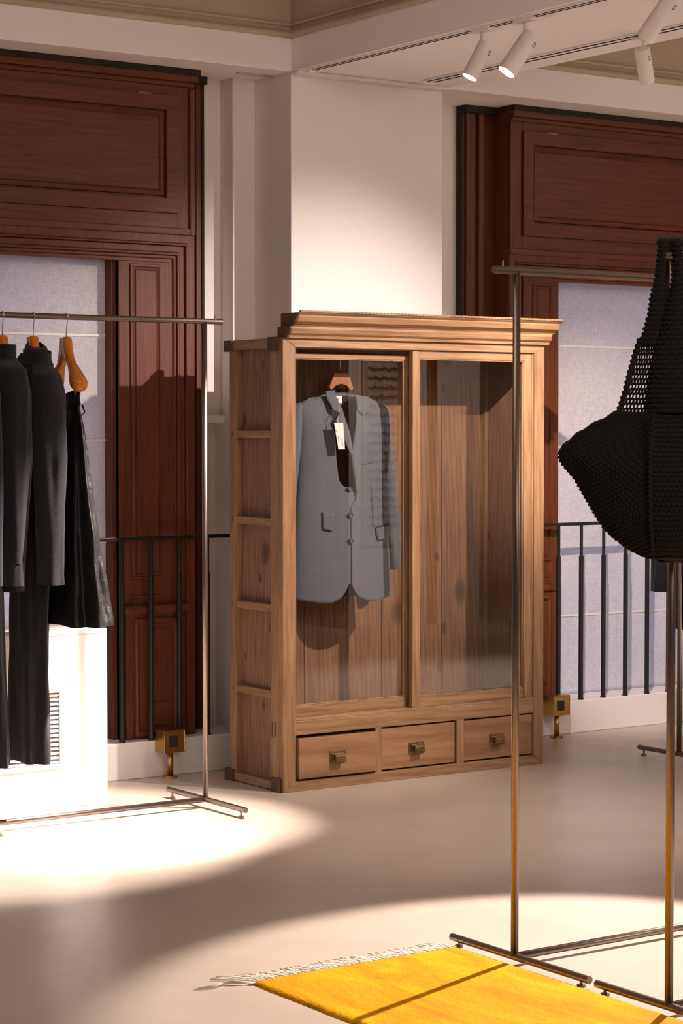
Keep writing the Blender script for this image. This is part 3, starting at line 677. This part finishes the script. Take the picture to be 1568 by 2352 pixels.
for px, py in ((782, 1122), (783, 1182), (783, 1241)):
    x, z = jp(px, py); y = surfy(x, z)-.0065
    k = MB(); prof = [(.0, 0.0015), (.0058, .0015), (.0066, .0032), (.0092, .0032), (.0102, .0015), (.0102, -.002)]
    k.rings([[(x+r_*cos(2*pi*i/20), y-h_, z+r_*sin(2*pi*i/20)) for i in range(20)] for r_, h_ in [(.0005, .0015)]+prof[1:]]); k.build('button', 'button', bl, smooth=False)
    MB().tube([(x-.018, y+.002, z+.001), (x-.004, y+.002, z)], .0013, 6).build('buttonhole', 'lining', bl)

# ================================================================ SOCKETS
def socket(x, y, label):
    r = thing('socket_post', label, 'power socket', (x, y, 0), 'brass power socket posts')
    MB().tube([(x, y, 0), (x, y, .009), (x, y, .0095)], [.028, .028, .026], 32).build('base_disc', 'brass', r)
    MB().tube([(x, y, .009), (x, y, .105)], .0115, 20).build('post', 'brass', r, smooth=True)
    k = MB().relief(x-.042, x+.050, .100, .187, y-.030, [(0, 0), (.003, 0), (.004, -.003)], back=y+.04); k.build('housing', 'brass', r, bevel=.001)
    MB().box(x-.020, x+.018, y-.030, y-.026, .122, .165).build('outlet_plate', 'dark', r, bevel=.001)
    o = None
    k = MB()
    for (dx, dz, wx, wz) in ((-.010, .012, .003, .007), (.006, .012, .003, .007), (-.002, .003, .006, .003), (-.010, -.012, .006, .003), (.007, -.010, .004, .006)):
        k.box(x+dx-wx/2, x+dx+wx/2, y-.0308, y-.0298, .143+dz-wz/2, .143+dz+wz/2)
    k.build('outlet_slots', 'ink', r)
    return r
socket(4.172, 7.205, 'square brass power socket on a post left of the cabinet')
socket(6.090, 7.180, 'square brass power socket on a post right of the cabinet')

# ================================================================ CLOTHES RACKS
def rack(x, y, length, feet, label, rz=1.735, r=.0098, ext=.072, dx=1, pegs=True, far=True, zb=.030):
    """post at (x,y); bar and rail run along dx"""
    t_ = thing('clothes_rack', label, 'clothes rack', (x, y, 0), 'bronze steel clothes racks')
    x2 = x+dx*length
    MB().tube([(x-dx*ext, y, rz), (x2+dx*ext, y, rz)], r, 20).build('hanging_rail', 'steel', t_, smooth=False, bevel=0)
    for xx in ((x, x2) if far else (x,)):
        MB().tube([(xx, y, zb), (xx, y, rz)], r, 20).build('upright', 'steel', t_, smooth=True)
        f_ = MB().tube([(xx, y-feet[0], zb), (xx, y+feet[1], zb)], r, 20).build('foot', 'steel', t_, smooth=False)
        for yy in (y-feet[0]+.03, y+feet[1]-.03):
            MB().tube([(xx, yy, 0), (xx, yy, .006), (xx, yy, .0062), (xx, yy, zb-.007)], [.011, .011, .004, .004], 14).build('levelling_pad', 'steel', f_)
    MB().tube([(x, y, zb), (x2, y, zb)], r, 20).build('base_bar', 'steel', t_, smooth=True)
    xs = x-dx*(ext*.62)
    MB().tube([(xs, y, rz+r*.5), (xs, y, rz+r+.014)], .0025, 8).build('end_peg', 'steel', t_)
    return t_
rack(3.943, 6.561, 1.40, (.268, .263), 'bronze steel clothes rack at left with knitwear hanging on it', 1.720, dx=-1)
rack(3.419, 4.190, 1.5, (.284, .257), 'bronze steel clothes rack standing at the edge of the yellow rug', 1.736, dx=1, zb=.022)
rack(3.412, 3.624, 1.5, (.50, .248), 'nearest bronze steel clothes rack, carrying the black knitted bag', 1.737, dx=1, ext=.05, zb=.022)
rack(6.064, 6.390, 1.4, (.30, .237), 'farthest clothes rack, seen low behind the knitted bag at right', 1.727, dx=1)

# ================================================================ CLOTHES on the left rack
ZS = .98; RZ = 1.720; YR = 6.561; HD = Vector((-.225, -.974, 0)); HB = Vector((.974, -.225, 0))   # along the shoulders (towards viewer), across
def loc_(cx, a, b_, z): q = Vector((cx, YR, 0))+HD*a+HB*b_; return (q.x, q.y, CH+(z-CH)*ZS)
def garment(nm, root, cx, secs, mat, N=96, fold=.0, kf=7, seed=0, solid=.004, drape=None, ridged=False, bo=0):
    """secs: (z, a_center, ra, rb) ; a along the shoulders"""
    dense = []
    for s0_, s1_ in zip(secs, secs[1:]):
        m_ = max(3, int(abs(s0_[0]-s1_[0])/.012))
        for q in range(m_):
            u = q/m_; dense.append([s0_[i]+(s1_[i]-s0_[i])*u for i in range(4)])
    dense.append(list(secs[-1])); rings = []; ztop = secs[0][0]; zl = secs[-1][0]
    for z, ac, ra, rb in dense:
        g = (ztop-z)/(ztop-zl); ring = []
        for q in range(N):
            th = 2*pi*q/N
            amp = fold*min(1, g*2.2)
            fz = sin(kf*th+seed+1.2*sin(z*3+seed))*.6+.8*noise.noise(Vector((cos(th)*2.2+seed, sin(th)*2.2, z*2.5+seed)))
            m_ = 1+amp*fz+.05*noise.noise(Vector((cos(th)*3, sin(th)*3+seed, z*9)))
            if ridged: m_ += .012*cos(th*N/2)
            ring.append(loc_(cx, ac+ra*cos(th)*m_, bo*g+rb*sin(th)*m_, z+(drape(th, g) if drape else 0)))
        rings.append(ring)
    k = MB(); k.rings(rings, False)
    if nm == 'ribbed_cuff': rings = [[(v[0]-HB.x*.018, v[1]-HB.y*.018, v[2]) for v in r_] for r_ in rings]; k = MB(); k.rings(rings, False)
    # turned hem
    cl = Vector((0, 0, 0))
    for v in rings[-1]: cl += Vector(v)
    cl /= N; inn = [tuple(cl+(Vector(v)-cl)*.93) for v in rings[-1]]; up = [(v[0], v[1], v[2]+.05) for v in inn]
    k.rings([rings[-1], inn, up], False)
    return k.build(nm, mat, root, smooth=True)
def hanger(cx, label, clips=False, scale=1.0):
    r = thing('wooden_hanger', label, 'hanger', (cx, YR, 1.55), 'orange wooden hangers on the left rack')
    zt2 = 1.645
    # arms: cross sections along a, bulging into round shoulder ends
    for sg in (1, -1):
        rings = []
        prof = [(.0, 1.650, .010, .016), (.004, 1.646, .020, .0175), (.022, 1.612, .020, .0165), (.045, 1.583, .017, .015), (.075, 1.560, .016, .0155), (.105, 1.540, .020, .020), (.135, 1.515, .026, .027), (.160, 1.497, .028, .030), (.175, 1.484, .022, .025), (.182, 1.478, .008, .010)]
        dense = []
        for p0, p1 in zip(prof, prof[1:]):
            for q in range(4): dense.append([p0[i]+(p1[i]-p0[i])*q/4 for i in range(4)])
        dense.append(prof[-1])
        for i, (a, z, h_, w_) in enumerate(dense):
            a2, z2 = dense[min(i+1, len(dense)-1)][:2]; a1, z1 = dense[max(i-1, 0)][:2]
            d = Vector((a2-a1, z2-z1)).normalized(); nn = Vector((-d.y, d.x))
            rings.append([loc_(cx, sg*(a*scale+nn.x*h_*cos(t2)), w_*sin(t2), z+nn.y*h_*cos(t2)) for t2 in [2*pi*q/20 for q in range(20)]])
        MB().rings(rings).build('hanger_arm', 'hanger', r, smooth=True)
    pl = []
    for a_, zz_, hh_ in ((0, 1.655, 0), (.016, 1.655, 0), (.022, 1.625, 0), (.040, 1.595, 0), (.056, 1.575, 0), (.040, 1.570, 0), (.012, 1.600, 0), (0, 1.612, 0)): pl.append((a_, zz_))
    full = pl+[(-a_, z_) for a_, z_ in pl[::-1][1:-1]]
    k = MB(); k.rings([[loc_(cx, a_, b_, z_) for a_, z_ in full] for b_ in (-.0185, -.0165)]); k.build('side_plate', 'hanger_glare', r, label='flat side of the hanger neck, coloured pale for its reflection')  # pale colour stands in for the reflection on the neck side
    hx = [(0, 1.640), (0, 1.690), (.004, 1.702), (.010, 1.714)]
    cyc = [(a_, z_) for a_, z_ in hx]+[(.0125*cos(q)+.0, 1.730+.0125*sin(q)) for q in [(-.5+i*.42) for i in range(9)]]
    # the hook curls round the rail across its run
    pth = [loc_(cx, 0, 0, 1.64), loc_(cx, 0, 0, 1.675), loc_(cx, .008, 0, 1.70)]+[(cx, YR-.0118*cos(q), RZ+.0118*sin(q)) for q in [(-.6+i*.42) for i in range(10)]]
    MB().tube(pth, .0018, 10).build('hook', 'chrome', r, smooth=True)
    if clips:
        k = MB(); k.tube([loc_(cx, -.14, 0, 1.455), loc_(cx, .15, 0, 1.455)], .0015, 8); k.build('clip_bar', 'chrome', r)
        for a in (-.135, .135):
            k = MB()
            for s_ in (-.007, .007):
                pp = [loc_(cx, a-.011, s_*1.8, 1.482), loc_(cx, a+.011, s_*1.8, 1.482), loc_(cx, a+.009, s_*.35, 1.440), loc_(cx, a-.009, s_*.35, 1.440)]
                qq = [(p_[0]+HB.x*.0015, p_[1]+HB.y*.0015, p_[2]) for p_ in pp]
                k.rings([pp, qq])
            k.tube([loc_(cx, a, 0, 1.50), loc_(cx, a, 0, 1.455)], .0013, 8)
            k.build('clip', 'chrome', r)
    return r
cxs = [PY(px, 722, YR).x for px in (5, 76, 152)]
hanger(cxs[0], 'leftmost orange wooden hanger in view, holding the charcoal sweater')
hanger(cxs[1], 'middle orange wooden hanger, holding the long charcoal coat')
hanger(cxs[2], 'orange wooden hanger with metal clips holding the black skirt', True)
# skirt
sk = thing('skirt', 'black crinkled nylon skirt clipped to the rightmost hanger on the left rack', 'skirt', (cxs[2], YR, .66))
def dr(th, g): return (-.018*(1-abs(cos(th)))*max(0, 1-g*6)) if g < .2 else 0
garment('skirt_body', sk, cxs[2], [(1.452, 0, .150, .014), (1.425, 0, .152, .018), (1.35, .005, .172, .034), (1.15, .01, .210, .052), (.9, .015, .258, .080), (.70, .02, .300, .102), (.682, .02, .302, .102)], 'nylon', 128, .13, 9, 2, drape=dr, bo=.012)
garment('waistband', sk, cxs[2], [(1.457, 0, .151, .014), (1.425, 0, .154, .021)], 'nylon', 128, .10, 24, 1, drape=lambda th, g: -.022*(1-abs(cos(th))))
MB().tube([loc_(cxs[2], .157, .012, 1.425), loc_(cxs[2], .16, .020, 1.40), loc_(cxs[2], .163, .006, 1.385), loc_(cxs[2], .162, -.004, 1.405), loc_(cxs[2], .158, .004, 1.43)], .003, 8).build('side_loop', 'nylon', sk, smooth=True)
# long coat
ct = thing('knitted_coat', 'long charcoal wool coat with stand collar, hanging beside the black skirt', 'coat', (cxs[1], YR, .2))
c1 = cxs[1]
garment('coat_body', ct, c1, [(1.600, .015, .055, .045), (1.585, .0, .095, .050), (1.55, 0, .150, .052), (1.50, 0, .175, .055), (1.2, 0, .175, .052), (.8, .01, .150, .054), (.40, .02, .145, .056), (.215, .02, .145, .058)], 'charcoal', 128, .16, 5, 5, bo=-.028)
garment('collar', ct, c1, [(1.630, .035, .030, .026), (1.622, .040, .050, .034), (1.585, .052, .070, .044), (1.560, .055, .078, .052), (1.556, .055, .074, .048)], 'charcoal', 64, .02, 3, 2, drape=lambda th, g: .012*cos(th)*-1)
def gsleeve(root, cx, mat, path, seed, rib=False, nm='sleeve'):
    rings = []; N = 40; dense = []
    for p0, p1 in zip(path, path[1:]):
        m_ = max(3, int(abs(p0[2]-p1[2])/.012))
        for q in range(m_): dense.append([p0[i]+(p1[i]-p0[i])*q/m_ for i in range(5)])
    dense.append(path[-1])
    for a, b_, z, ra, rb in dense:
        rings.append([loc_(cx, a+ra*cos(th)*(1+.18*noise.noise(Vector((cos(th)*1.7, sin(th)*1.7+seed, z*3.5)))+.05*sin(2*th+z*9+seed)), b_+rb*sin(th)*(1+.30*noise.noise(Vector((cos(th)*2+seed, sin(th)*2, z*3)))), z) for th in [2*pi*q/N for q in range(N)]])
    k = MB(); k.rings(rings, False); l = rings[-1]; c0 = sum((Vector(v) for v in l), Vector())/N
    inn = [tuple(c0+(Vector(v)-c0)*.86) for v in l]; k.rings([l, inn, [(v[0], v[1], v[2]+.04) for v in inn]], False)
    return k.build(nm, mat, root, smooth=True)
gsleeve(ct, c1, 'charcoal', [(.12, 0, 1.555, .020, .030), (.165, 0, 1.52, .040, .045), (.195, .0, 1.45, .050, .052), (.215, .0, 1.25, .052, .055), (.225, .0, 1.0, .048, .046), (.225, .0, .86, .042, .038), (.225, 0, .825, .043, .040)], 1)
gsleeve(ct, c1, 'charcoal', [(-.12, 0, 1.555, .020, .030), (-.165, 0, 1.52, .040, .040), (-.195, .0, 1.45, .050, .045), (-.215, .0, 1.25, .052, .045), (-.225, .0, .86, .042, .038)], 4)
# sweater
c2 = cxs[0]
sw = thing('sweater', 'charcoal ribbed-cuff sweater hanging at the left edge of the left rack', 'sweater', (c2, YR, .8))
garment('sweater_body', sw, c2, [(1.585, 0, .080, .040), (1.565, 0, .12, .046), (1.53, 0, .16, .050), (1.2, 0, .18, .055), (.85, .0, .18, .058), (.80, 0, .176, .056)], 'charcoal2', 96, .06, 5, 9)
garment('neck_band', sw, c2, [(1.598, .02, .062, .034), (1.575, .02, .075, .042)], 'charcoal2', 64, .0, 5, 3)
gsleeve(sw, c2, 'charcoal', [(.10, 0, 1.57, .022, .030), (.155, 0, 1.54, .040, .042), (.19, 0, 1.46, .050, .048), (.205, -.005, 1.25, .052, .048), (.205, -.015, 1.0, .046, .042), (.205, -.018, .90, .040, .036)], 6)
gsleeve(sw, c2, 'charcoal2', [(-.10, 0, 1.57, .022, .030), (-.155, 0, 1.54, .040, .042), (-.19, 0, 1.46, .050, .048), (-.215, .0, 1.25, .052, .050), (-.24, .0, .90, .040, .036)], 8)
rib = garment('ribbed_cuff', sw, c2, [(.905, .205, .041, .037), (.86, .207, .042, .038), (.825, .207, .044, .040)], 'charcoal', 72, .0, 5, 3, ridged=True, bo=0)
# one more garment mostly outside the frame
c3 = cxs[0]-.105
dr_ = thing('knitted_dress', 'dark wool dress at the far left, its long hem below the sweater', 'dress', (c3, YR, .2))
garment('dress_body', dr_, c3, [(1.58, 0, .09, .04), (1.55, 0, .15, .05), (1.2, 0, .18, .06), (.6, .01, .150, .045), (.215, .02, .13, .046)], 'charcoal2', 112, .12, 6, 12, bo=.055)
gsleeve(dr_, c3, 'charcoal2', [(.10, 0, 1.565, .022, .030), (.155, 0, 1.53, .040, .042), (.19, 0, 1.46, .050, .045), (.215, .0, 1.25, .050, .045), (.24, .0, .83, .040, .036)], 16)
hanger(c3, 'orange wooden hanger of the dark wool dress at the far left')

# ================================================================ black garment on the middle rack (behind the bag)
def place_local(cx, cy, hd):
    global YR, HD, HB
    YR = cy; HD = hd; globals()['RZ'] = 1.727; HB = Vector((-hd.y, hd.x, 0))
place_local(6.39, 6.39, Vector((-.05, -.998, 0)).normalized())
bx_ = 6.182
bj = thing('black_coat', 'black wool coat on the farthest rack, its hem and sleeve showing below the bag', 'coat', (bx_, YR, .5))
garment('jacket_body', bj, bx_, [(1.62, 0, .05, .03), (1.58, 0, .13, .04), (1.5, 0, .17, .045), (1.2, 0, .17, .05), (.9, .0, .17, .060), (.51, 0, .175, .065)], 'black', 96, .08, 6, 3)
gsleeve(bj, bx_, 'black', [(-.12, 0, 1.57, .02, .03), (-.18, -.0, 1.5, .045, .045), (-.215, .005, 1.2, .055, .05), (-.235, .0, .655, .055, .055)], 2)
gsleeve(bj, bx_, 'black', [(.12, 0, 1.57, .02, .03), (.18, -.0, 1.5, .045, .045), (.215, .005, 1.2, .055, .05), (.235, .0, .655, .055, .055)], 3)
hanger(bx_, 'wooden hanger of the black coat on the farthest rack')

# ================================================================ KNITTED BAG on the nearest rack
bagc = Vector((3.453, 3.600, 0)); view = Vector((bagc.x, bagc.y, 0)).normalized(); wd = Vector((view.y, -view.x, 0))
front = bagc-view*.115
bag = thing('knitted_bag', 'black chunky knitted tote bag hanging by two straps at right', 'bag', (front.x, front.y, 1.04))
dep = (front-Vector((0, 0, 0))).dot(Vector((_F.x, _F.y, 0)).normalized()); S = FPX/dep
def bpt(px, py, t_=0.0):    # point facing the viewer: px, py on the bag's own plane, t_ towards the viewer
    cxp = 784+FPX*(front.dot(_R))/dep
    w_ = (px-cxp)/S; q = front+wd*w_-view*t_
    return Vector((q.x, q.y, CH+(980-py)/S))
CX = 1552
ledge = [(925, 1445), (945, 1422), (965, 1385), (985, 1348), (1005, 1318), (1025, 1296), (1040, 1284), (1052, 1282), (1070, 1292), (1100, 1318), (1150, 1348), (1185, 1368), (1215, 1388), (1235, 1408), (1255, 1434), (1270, 1458), (1282, 1485), (1290, 1520), (1293, 1545)]
def ltab(y, tab):
    if y <= tab[0][0]: return tab[0][1]
    for (a, u), (b_, v) in zip(tab, tab[1:]):
        if y <= b_: return u+(v-u)*(y-a)/(b_-a)
    return tab[-1][1]
def knit_loft(nm, ys, lx, rx, th, per=.0108, amp=.0066, mat='yarn', cols=None, c=5, tilt=0):
    """closed lens-shaped knit body with real garter-stitch bumps"""
    rings = []; W_ = max(abs(rx(y)-lx(y)) for y in ys)/S
    ncol = cols or max(6, int(2.2*W_/per)); N = ncol*c
    for j, y in enumerate(ys):
        l, r = lx(y), rx(y); c_ = (l+r)/2; hw = (r-l)/2; t_ = th(y)
        ring = []
        for i in range(N):
            a = 2*pi*i/N; s_ = cos(a); q = sin(a)
            row = ((y-tilt*max(0, 1497-(c_+s_*hw)))/S)/per; rf = row-floor(row); par = int(floor(row)) % 2
            u = i/c+.5*par; st = abs(sin(pi*u)); hb = amp*(sin(pi*rf)**.6)*(.45+.55*st)-amp*.5
            x = c_+s_*hw+s_*hb*S; tt = (abs(q)**.75)*(1 if q > 0 else -1)*t_+(hb if q > 0 else -hb)*abs(q)**.3
            ring.append(bpt(x, y+noise.noise(Vector((a*4, y*.02, 1)))*2, tt))
        rings.append(ring)
    k = MB(); k.rings(rings, True); return k.build(nm, mat, bag, smooth=True)
def fr_(a, b_, st): 
    n = int((b_-a)/st); return [a+(b_-a)*i/n for i in range(n+1)]
knit_loft('bag_body', fr_(946, 1291, 2.0), lambda y: ltab(y, ledge), lambda y: 2*CX-ltab(y, ledge), lambda y: ltab(y, [(946, .020), (1000, .04), (1080, .065), (1180, .075), (1250, .065), (1280, .04), (1292, .008)]), tilt=.5)
# rim: folded top edge of the body
pts = [bpt(ltab(y, ledge)+3, y, .012) for y in fr_(945, 1045, 6)]
k = MB(); k.tube([p+Vector((0, 0, .002*sin(i*1.6))) for i, p in enumerate(pts)], .006, 10); k.build('rim', 'yarn', bag, smooth=True)
k = MB(); pp = [bpt(1500+6*sin(y*.01), y, .030+ltab(y, [(946, .018), (1080, .045), (1200, .05), (1290, .02)])+.001*sin(y*.55)) for y in fr_(950, 1282, 2)]
k.tube(pp, [.0042*(1+.35*sin(i*1.15)) for i in range(len(pp))], 8); k.build('seam', 'yarn', bag, smooth=True)
# two tapering strap panels, each a knit loft
s1l = [(556, 1510), (600, 1506), (640, 1502), (680, 1492), (720, 1487), (760, 1476), (800, 1462), (850, 1448), (900, 1436), (950, 1420)]
s1r = [(556, 1526), (600, 1525), (640, 1522), (680, 1522), (720, 1519), (760, 1515), (800, 1508), (850, 1500), (900, 1492), (950, 1484)]
gl = lambda y: ltab(y, s1l)
knit_loft('strap', fr_(556, 790, 2), gl, lambda y: ltab(y, s1r), lambda y: .010, cols=8)
s2l = [(556, 1542), (640, 1541), (680, 1533), (740, 1520), (800, 1502), (870, 1490), (950, 1478)]
s2r = [(556, 1562), (640, 1566), (700, 1568), (760, 1572), (850, 1600), (950, 1640)]
knit_loft('strap', fr_(556, 950, 2), lambda y: ltab(y, s2l), lambda y: ltab(y, s2r), lambda y: ltab(y, [(556, .012), (800, .014), (950, .03)]), cols=14)
# openwork side panel: netting with real holes
vs, fs = [], []; rows = int((950-780)/11); cols = 8; cc = 6
nr, ncl = rows*cc, cols*cc
for j in range(nr+1):
    y = 780+(950-780)*j/nr
    for i in range(ncl+1):
        l, r = gl(y)+2, ltab(y, [(780, 1520), (800, 1508), (950, 1490)]); x = l+(r-l)*i/ncl
        vs.append(bpt(x, y, .004*sin(pi*i/cc)+.003*sin(pi*j/cc)))
for j in range(nr):
    for i in range(ncl):
        sh = (j//cc) % 2*(cc//2); ii = (i+sh) % cc; jj = j % cc
        if (ii-2.5)**2+(jj-2.5)**2 < 4.6 and 2 < i < ncl-3 and j > 8: continue
        a = j*(ncl+1)+i; fs.append((a, a+1, a+ncl+2, a+ncl+1))
MB().add(vs, fs).build('openwork_panel', 'yarn', bag, smooth=True, solid=.0035, label='openwork netting beside the strap')
k = MB(); pts = [bpt(gl(y), y, .004+.0015*sin(y*.55)) for y in fr_(780, 950, 3)]
k.tube(pts, [.0062*(1+.3*sin(i*1.6)) for i in range(len(pts))], 10)
k.build('panel_edge', 'yarn', bag, smooth=True)
# strap loops going over the rail, from the front to behind
for (a_, b_, yy) in ((1510, 1531, 552), (1538, 1563, 548)):
    k = MB()
    for q in range(4):
        px = a_+(b_-a_)*(q+.5)/4
        p0 = bpt(px, 560, .006); p1 = bpt(px, 560, .006)
        top = []
        for i in range(13):
            u = i/12; back = Vector((view.x, view.y, 0))*(.205*u)
            top.append(p0+back+Vector((0, 0, .013*sin(pi*u)+.002*sin(i*2.1+q))))
        low = [top[-1]-Vector((0, 0, .03*i)) for i in range(1, 8)]
        k.tube(top+low, [.0072*(1+.18*sin(i*2.4+q)) for i in range(len(top+low))], 8)
    k.build('strap_loop', 'yarn', bag, smooth=True)

# ================================================================ RUG
rx0, rx1, ry0, ry1 = 2.775, 3.398, 2.3, 4.405
rug = thing('rug', 'bright yellow silky pile rug with cream fringe on the floor at bottom right', 'rug', ((rx0+rx1)/2, (ry0+ry1)/2, 0))
vs, fs = [], []; nx, ny = 120, 360; hh = .011
def rh(x, y, e): return hh*(1-exp(-e/.006))+.0009*noise.noise(Vector((x*60, y*60, 0)))+.0007*noise.noise(Vector((x*200, y*200, 3)))
for j in range(ny+1):
    for i in range(nx+1):
        x = rx0+(rx1-rx0)*i/nx; y = ry0+(ry1-ry0)*j/ny
        wob = .0022*noise.noise(Vector((y*12, x*2, 7)))+.0012*noise.noise(Vector((y*60, x*60, 2)))
        e = min(x-rx0, rx1-x, y-ry0, ry1-y)
        vs.append((x+wob, y+wob, .0005+rh(x, y, e)))
for j in range(ny):
    for i in range(nx): a = j*(nx+1)+i; fs.append((a, a+1, a+nx+2, a+nx+1))
k = MB().add(vs, fs); k.box(rx0+.002, rx1-.002, ry0+.002, ry1-.002, .0002, .004)
k.build('pile', 'rug', rug, smooth=True)
k = MB(); rng = random.Random(3)
for i in range(230):
    x = rx0+(rx1-rx0)*(i+.5)/230+rng.uniform(-.002, .002); L = rng.uniform(.05, .085); bend = rng.uniform(-.03, .012)
    if i < 12: bend -= .05*(12-i)/12; L += .02*(12-i)/12
    pth = [(x+bend*u*u+.004*sin(u*7+i), ry1-.004+L*u, .0035+.004*abs(sin(u*3+i))*(1-u)+.001) for u in (0, .2, .4, .6, .8, 1)]
    k.tube(pth, [.0020, .0018, .0018, .0017, .0021, .0013], 5)
for i in range(5):
    pth = [(rx0+.004*i-.002, ry1-.01, .005), (rx0-.03-.004*i, ry1+.02, .004+.002*i), (rx0-.065, ry1+.03+.003*i, .004), (rx0-.105-.01*i, ry1+.012+.004*i, .003)]
    k.tube(pth, .0016, 5)
k.build('fringe', 'string', rug, smooth=True, kind='stuff', label='cream knotted cotton fringe')

wh = thing('reflected_hanging', 'pale wall hanging with dark knotted rows, added to be mirrored in the left glass door', 'wall hanging', (8.58, 1.53, 1.0))  # out of view, added to give the glass a striped reflection
box('backing_cloth', 'linen', wh, 8.40, 8.76, 1.515, 1.525, .55, 1.85, 0)
k = MB()
for i in range(19):
    z = 1.80-i*.062; p_ = [(8.44+.3*u/14, 1.54, z+.008*sin(u*2.1+i)+.004*sin(u*5+2*i)) for u in range(15)]
    k.tube(p_, [.005+.005*abs(sin(u*1.3+i)) for u in range(15)], 6)
k.build('knotted_rows', 'yarn', wh, smooth=True, kind='stuff')
# ================================================================ CEILING TRACKS AND SPOTLIGHTS
def track(x0, x1, y0, y1, label):
    r = thing('lighting_track', label, 'lighting track', ((x0+x1)/2, (y0+y1)/2, ZB), 'lighting tracks on the ceiling beam')
    w_ = x1-x0
    MB().box(x0, x1, y0, y1, ZB-.006, ZB-.0002).build('track_body', 'ceil', r, bevel=.001)
    for a in (.16, .74):
        MB().box(x0+w_*a, x0+w_*(a+.12), y0+.01, y1-.01, ZB-.008, ZB-.0055).build('track_slot', 'dark', r, bevel=0, label='dark groove')
    MB().box(x0, x1, y1, y1+.012, ZB-.016, ZB-.0002).build('end_cap', 'ceil', r)
    return r
track(4.676, 4.706, -1.0, 6.99, 'narrow lighting track along the left side of the ceiling beam')
track(5.205, 5.262, -1.0, 6.97, 'wider lighting track along the right side of the ceiling beam')
def lamp(x, y, drop, d, label, lit, L=.172, r=.0325, power=0, size=36):
    t_ = thing('track_spotlight', label, 'spotlight', (x, y, ZB), 'white cylindrical track spotlights')
    MB().box(x-.014, x+.014, y-.05, y+.05, ZB-.018, ZB-.005).build('track_adapter', 'lamp_white', t_, bevel=.003)
    MB().tube([(x, y, ZB-.016), (x, y, ZB-drop)], .0062, 14).build('stem', 'lamp_white', t_, smooth=True)
    d = Vector(d).normalized(); piv = Vector((x, y, ZB-drop))
    a = piv-d*(L*.28); b_ = a+d*L
    e1 = d.cross(Vector((0, 0, 1))).normalized(); e2 = d.cross(e1)
    MB().rings([[a+d*h_+(e1*cos(2*pi*q/40)+e2*sin(2*pi*q/40))*q_ for q in range(40)] for h_, q_ in ((0, r-.002), (.004, r), (L-.004, r), (L, r-.001), (L, r-.003), (L-.006, r-.003))]).build('lamp_body', 'lamp_white', t_, smooth=False, bevel=0)
    MB().tube([a-d*.0006, a+d*.002], r-.005, 32).build('rear_cap', 'lamp_white', t_)
    if lit:
        MB().tube([b_-d*.008, b_-d*.0008], r-.0045, 32).build('lens', 'lens', t_, label='glowing lens')
        if power: 
            s = spot('track_lamp_light', b_+d*.006, b_+d*2, power, size, .6, .022); s['kind'] = 'light'
    # small printed sticker on the barrel
    sd = d.cross(Vector((.823, -.568, 0))).normalized(); 
    cdir = (Vector((0, 0, CH))-piv).normalized(); cdir = (cdir-d*cdir.dot(d)).normalized(); side = d.cross(cdir).normalized()
    if side.dot(_R) < 0: side = -side
    nrm0 = (cdir*.62+side*.78).normalized(); rings = []
    for ang in [-.32+.64*i/6 for i in range(7)]:
        nn = (nrm0*cos(ang)+d.cross(nrm0)*sin(ang)).normalized()
        rings.append([a+d*.022+nn*(r+.0006), a+d*.044+nn*(r+.0006)])
    k = MB(); k.rings(rings, False, False); k.build('sticker', 'paper', t_)
    k = MB()
    for j, (u0, u1) in enumerate(((.024, .030), (.032, .034), (.036, .042))):
        for ang in (-.22, -.05, .12):
            rs = [[a+d*u+(nrm0*cos(q)+d.cross(nrm0)*sin(q)).normalized()*(r+.0011) for u in (u0, u1)] for q in (ang, ang+.06, ang+.11)]
            k.rings(rs, False, False)
    k.build('sticker_print', 'ink', t_)
    return t_
lamp(4.690, 5.94, .088, (-1.15, .50, -2.40), 'lit white spotlight, left one of the pair on the narrow track', True, power=620, size=34, L=.135, r=.0285)
lamp(4.691, 5.71, .095, (-1.50, .55, -2.30), 'lit white spotlight, right and larger one of the pair on the narrow track', True, power=680, size=35, L=.158, r=.033)
lamp(4.691, 5.02, .075, (-.50, 1.35, -1.75), 'unlit-looking white spotlight at the top edge, pointing away', False, L=.165, r=.029)
lamp(5.233, 5.716, .085, (.80, .45, -1.6), 'white spotlight on the wider track at right, seen from behind', False, L=.125, r=.0275)
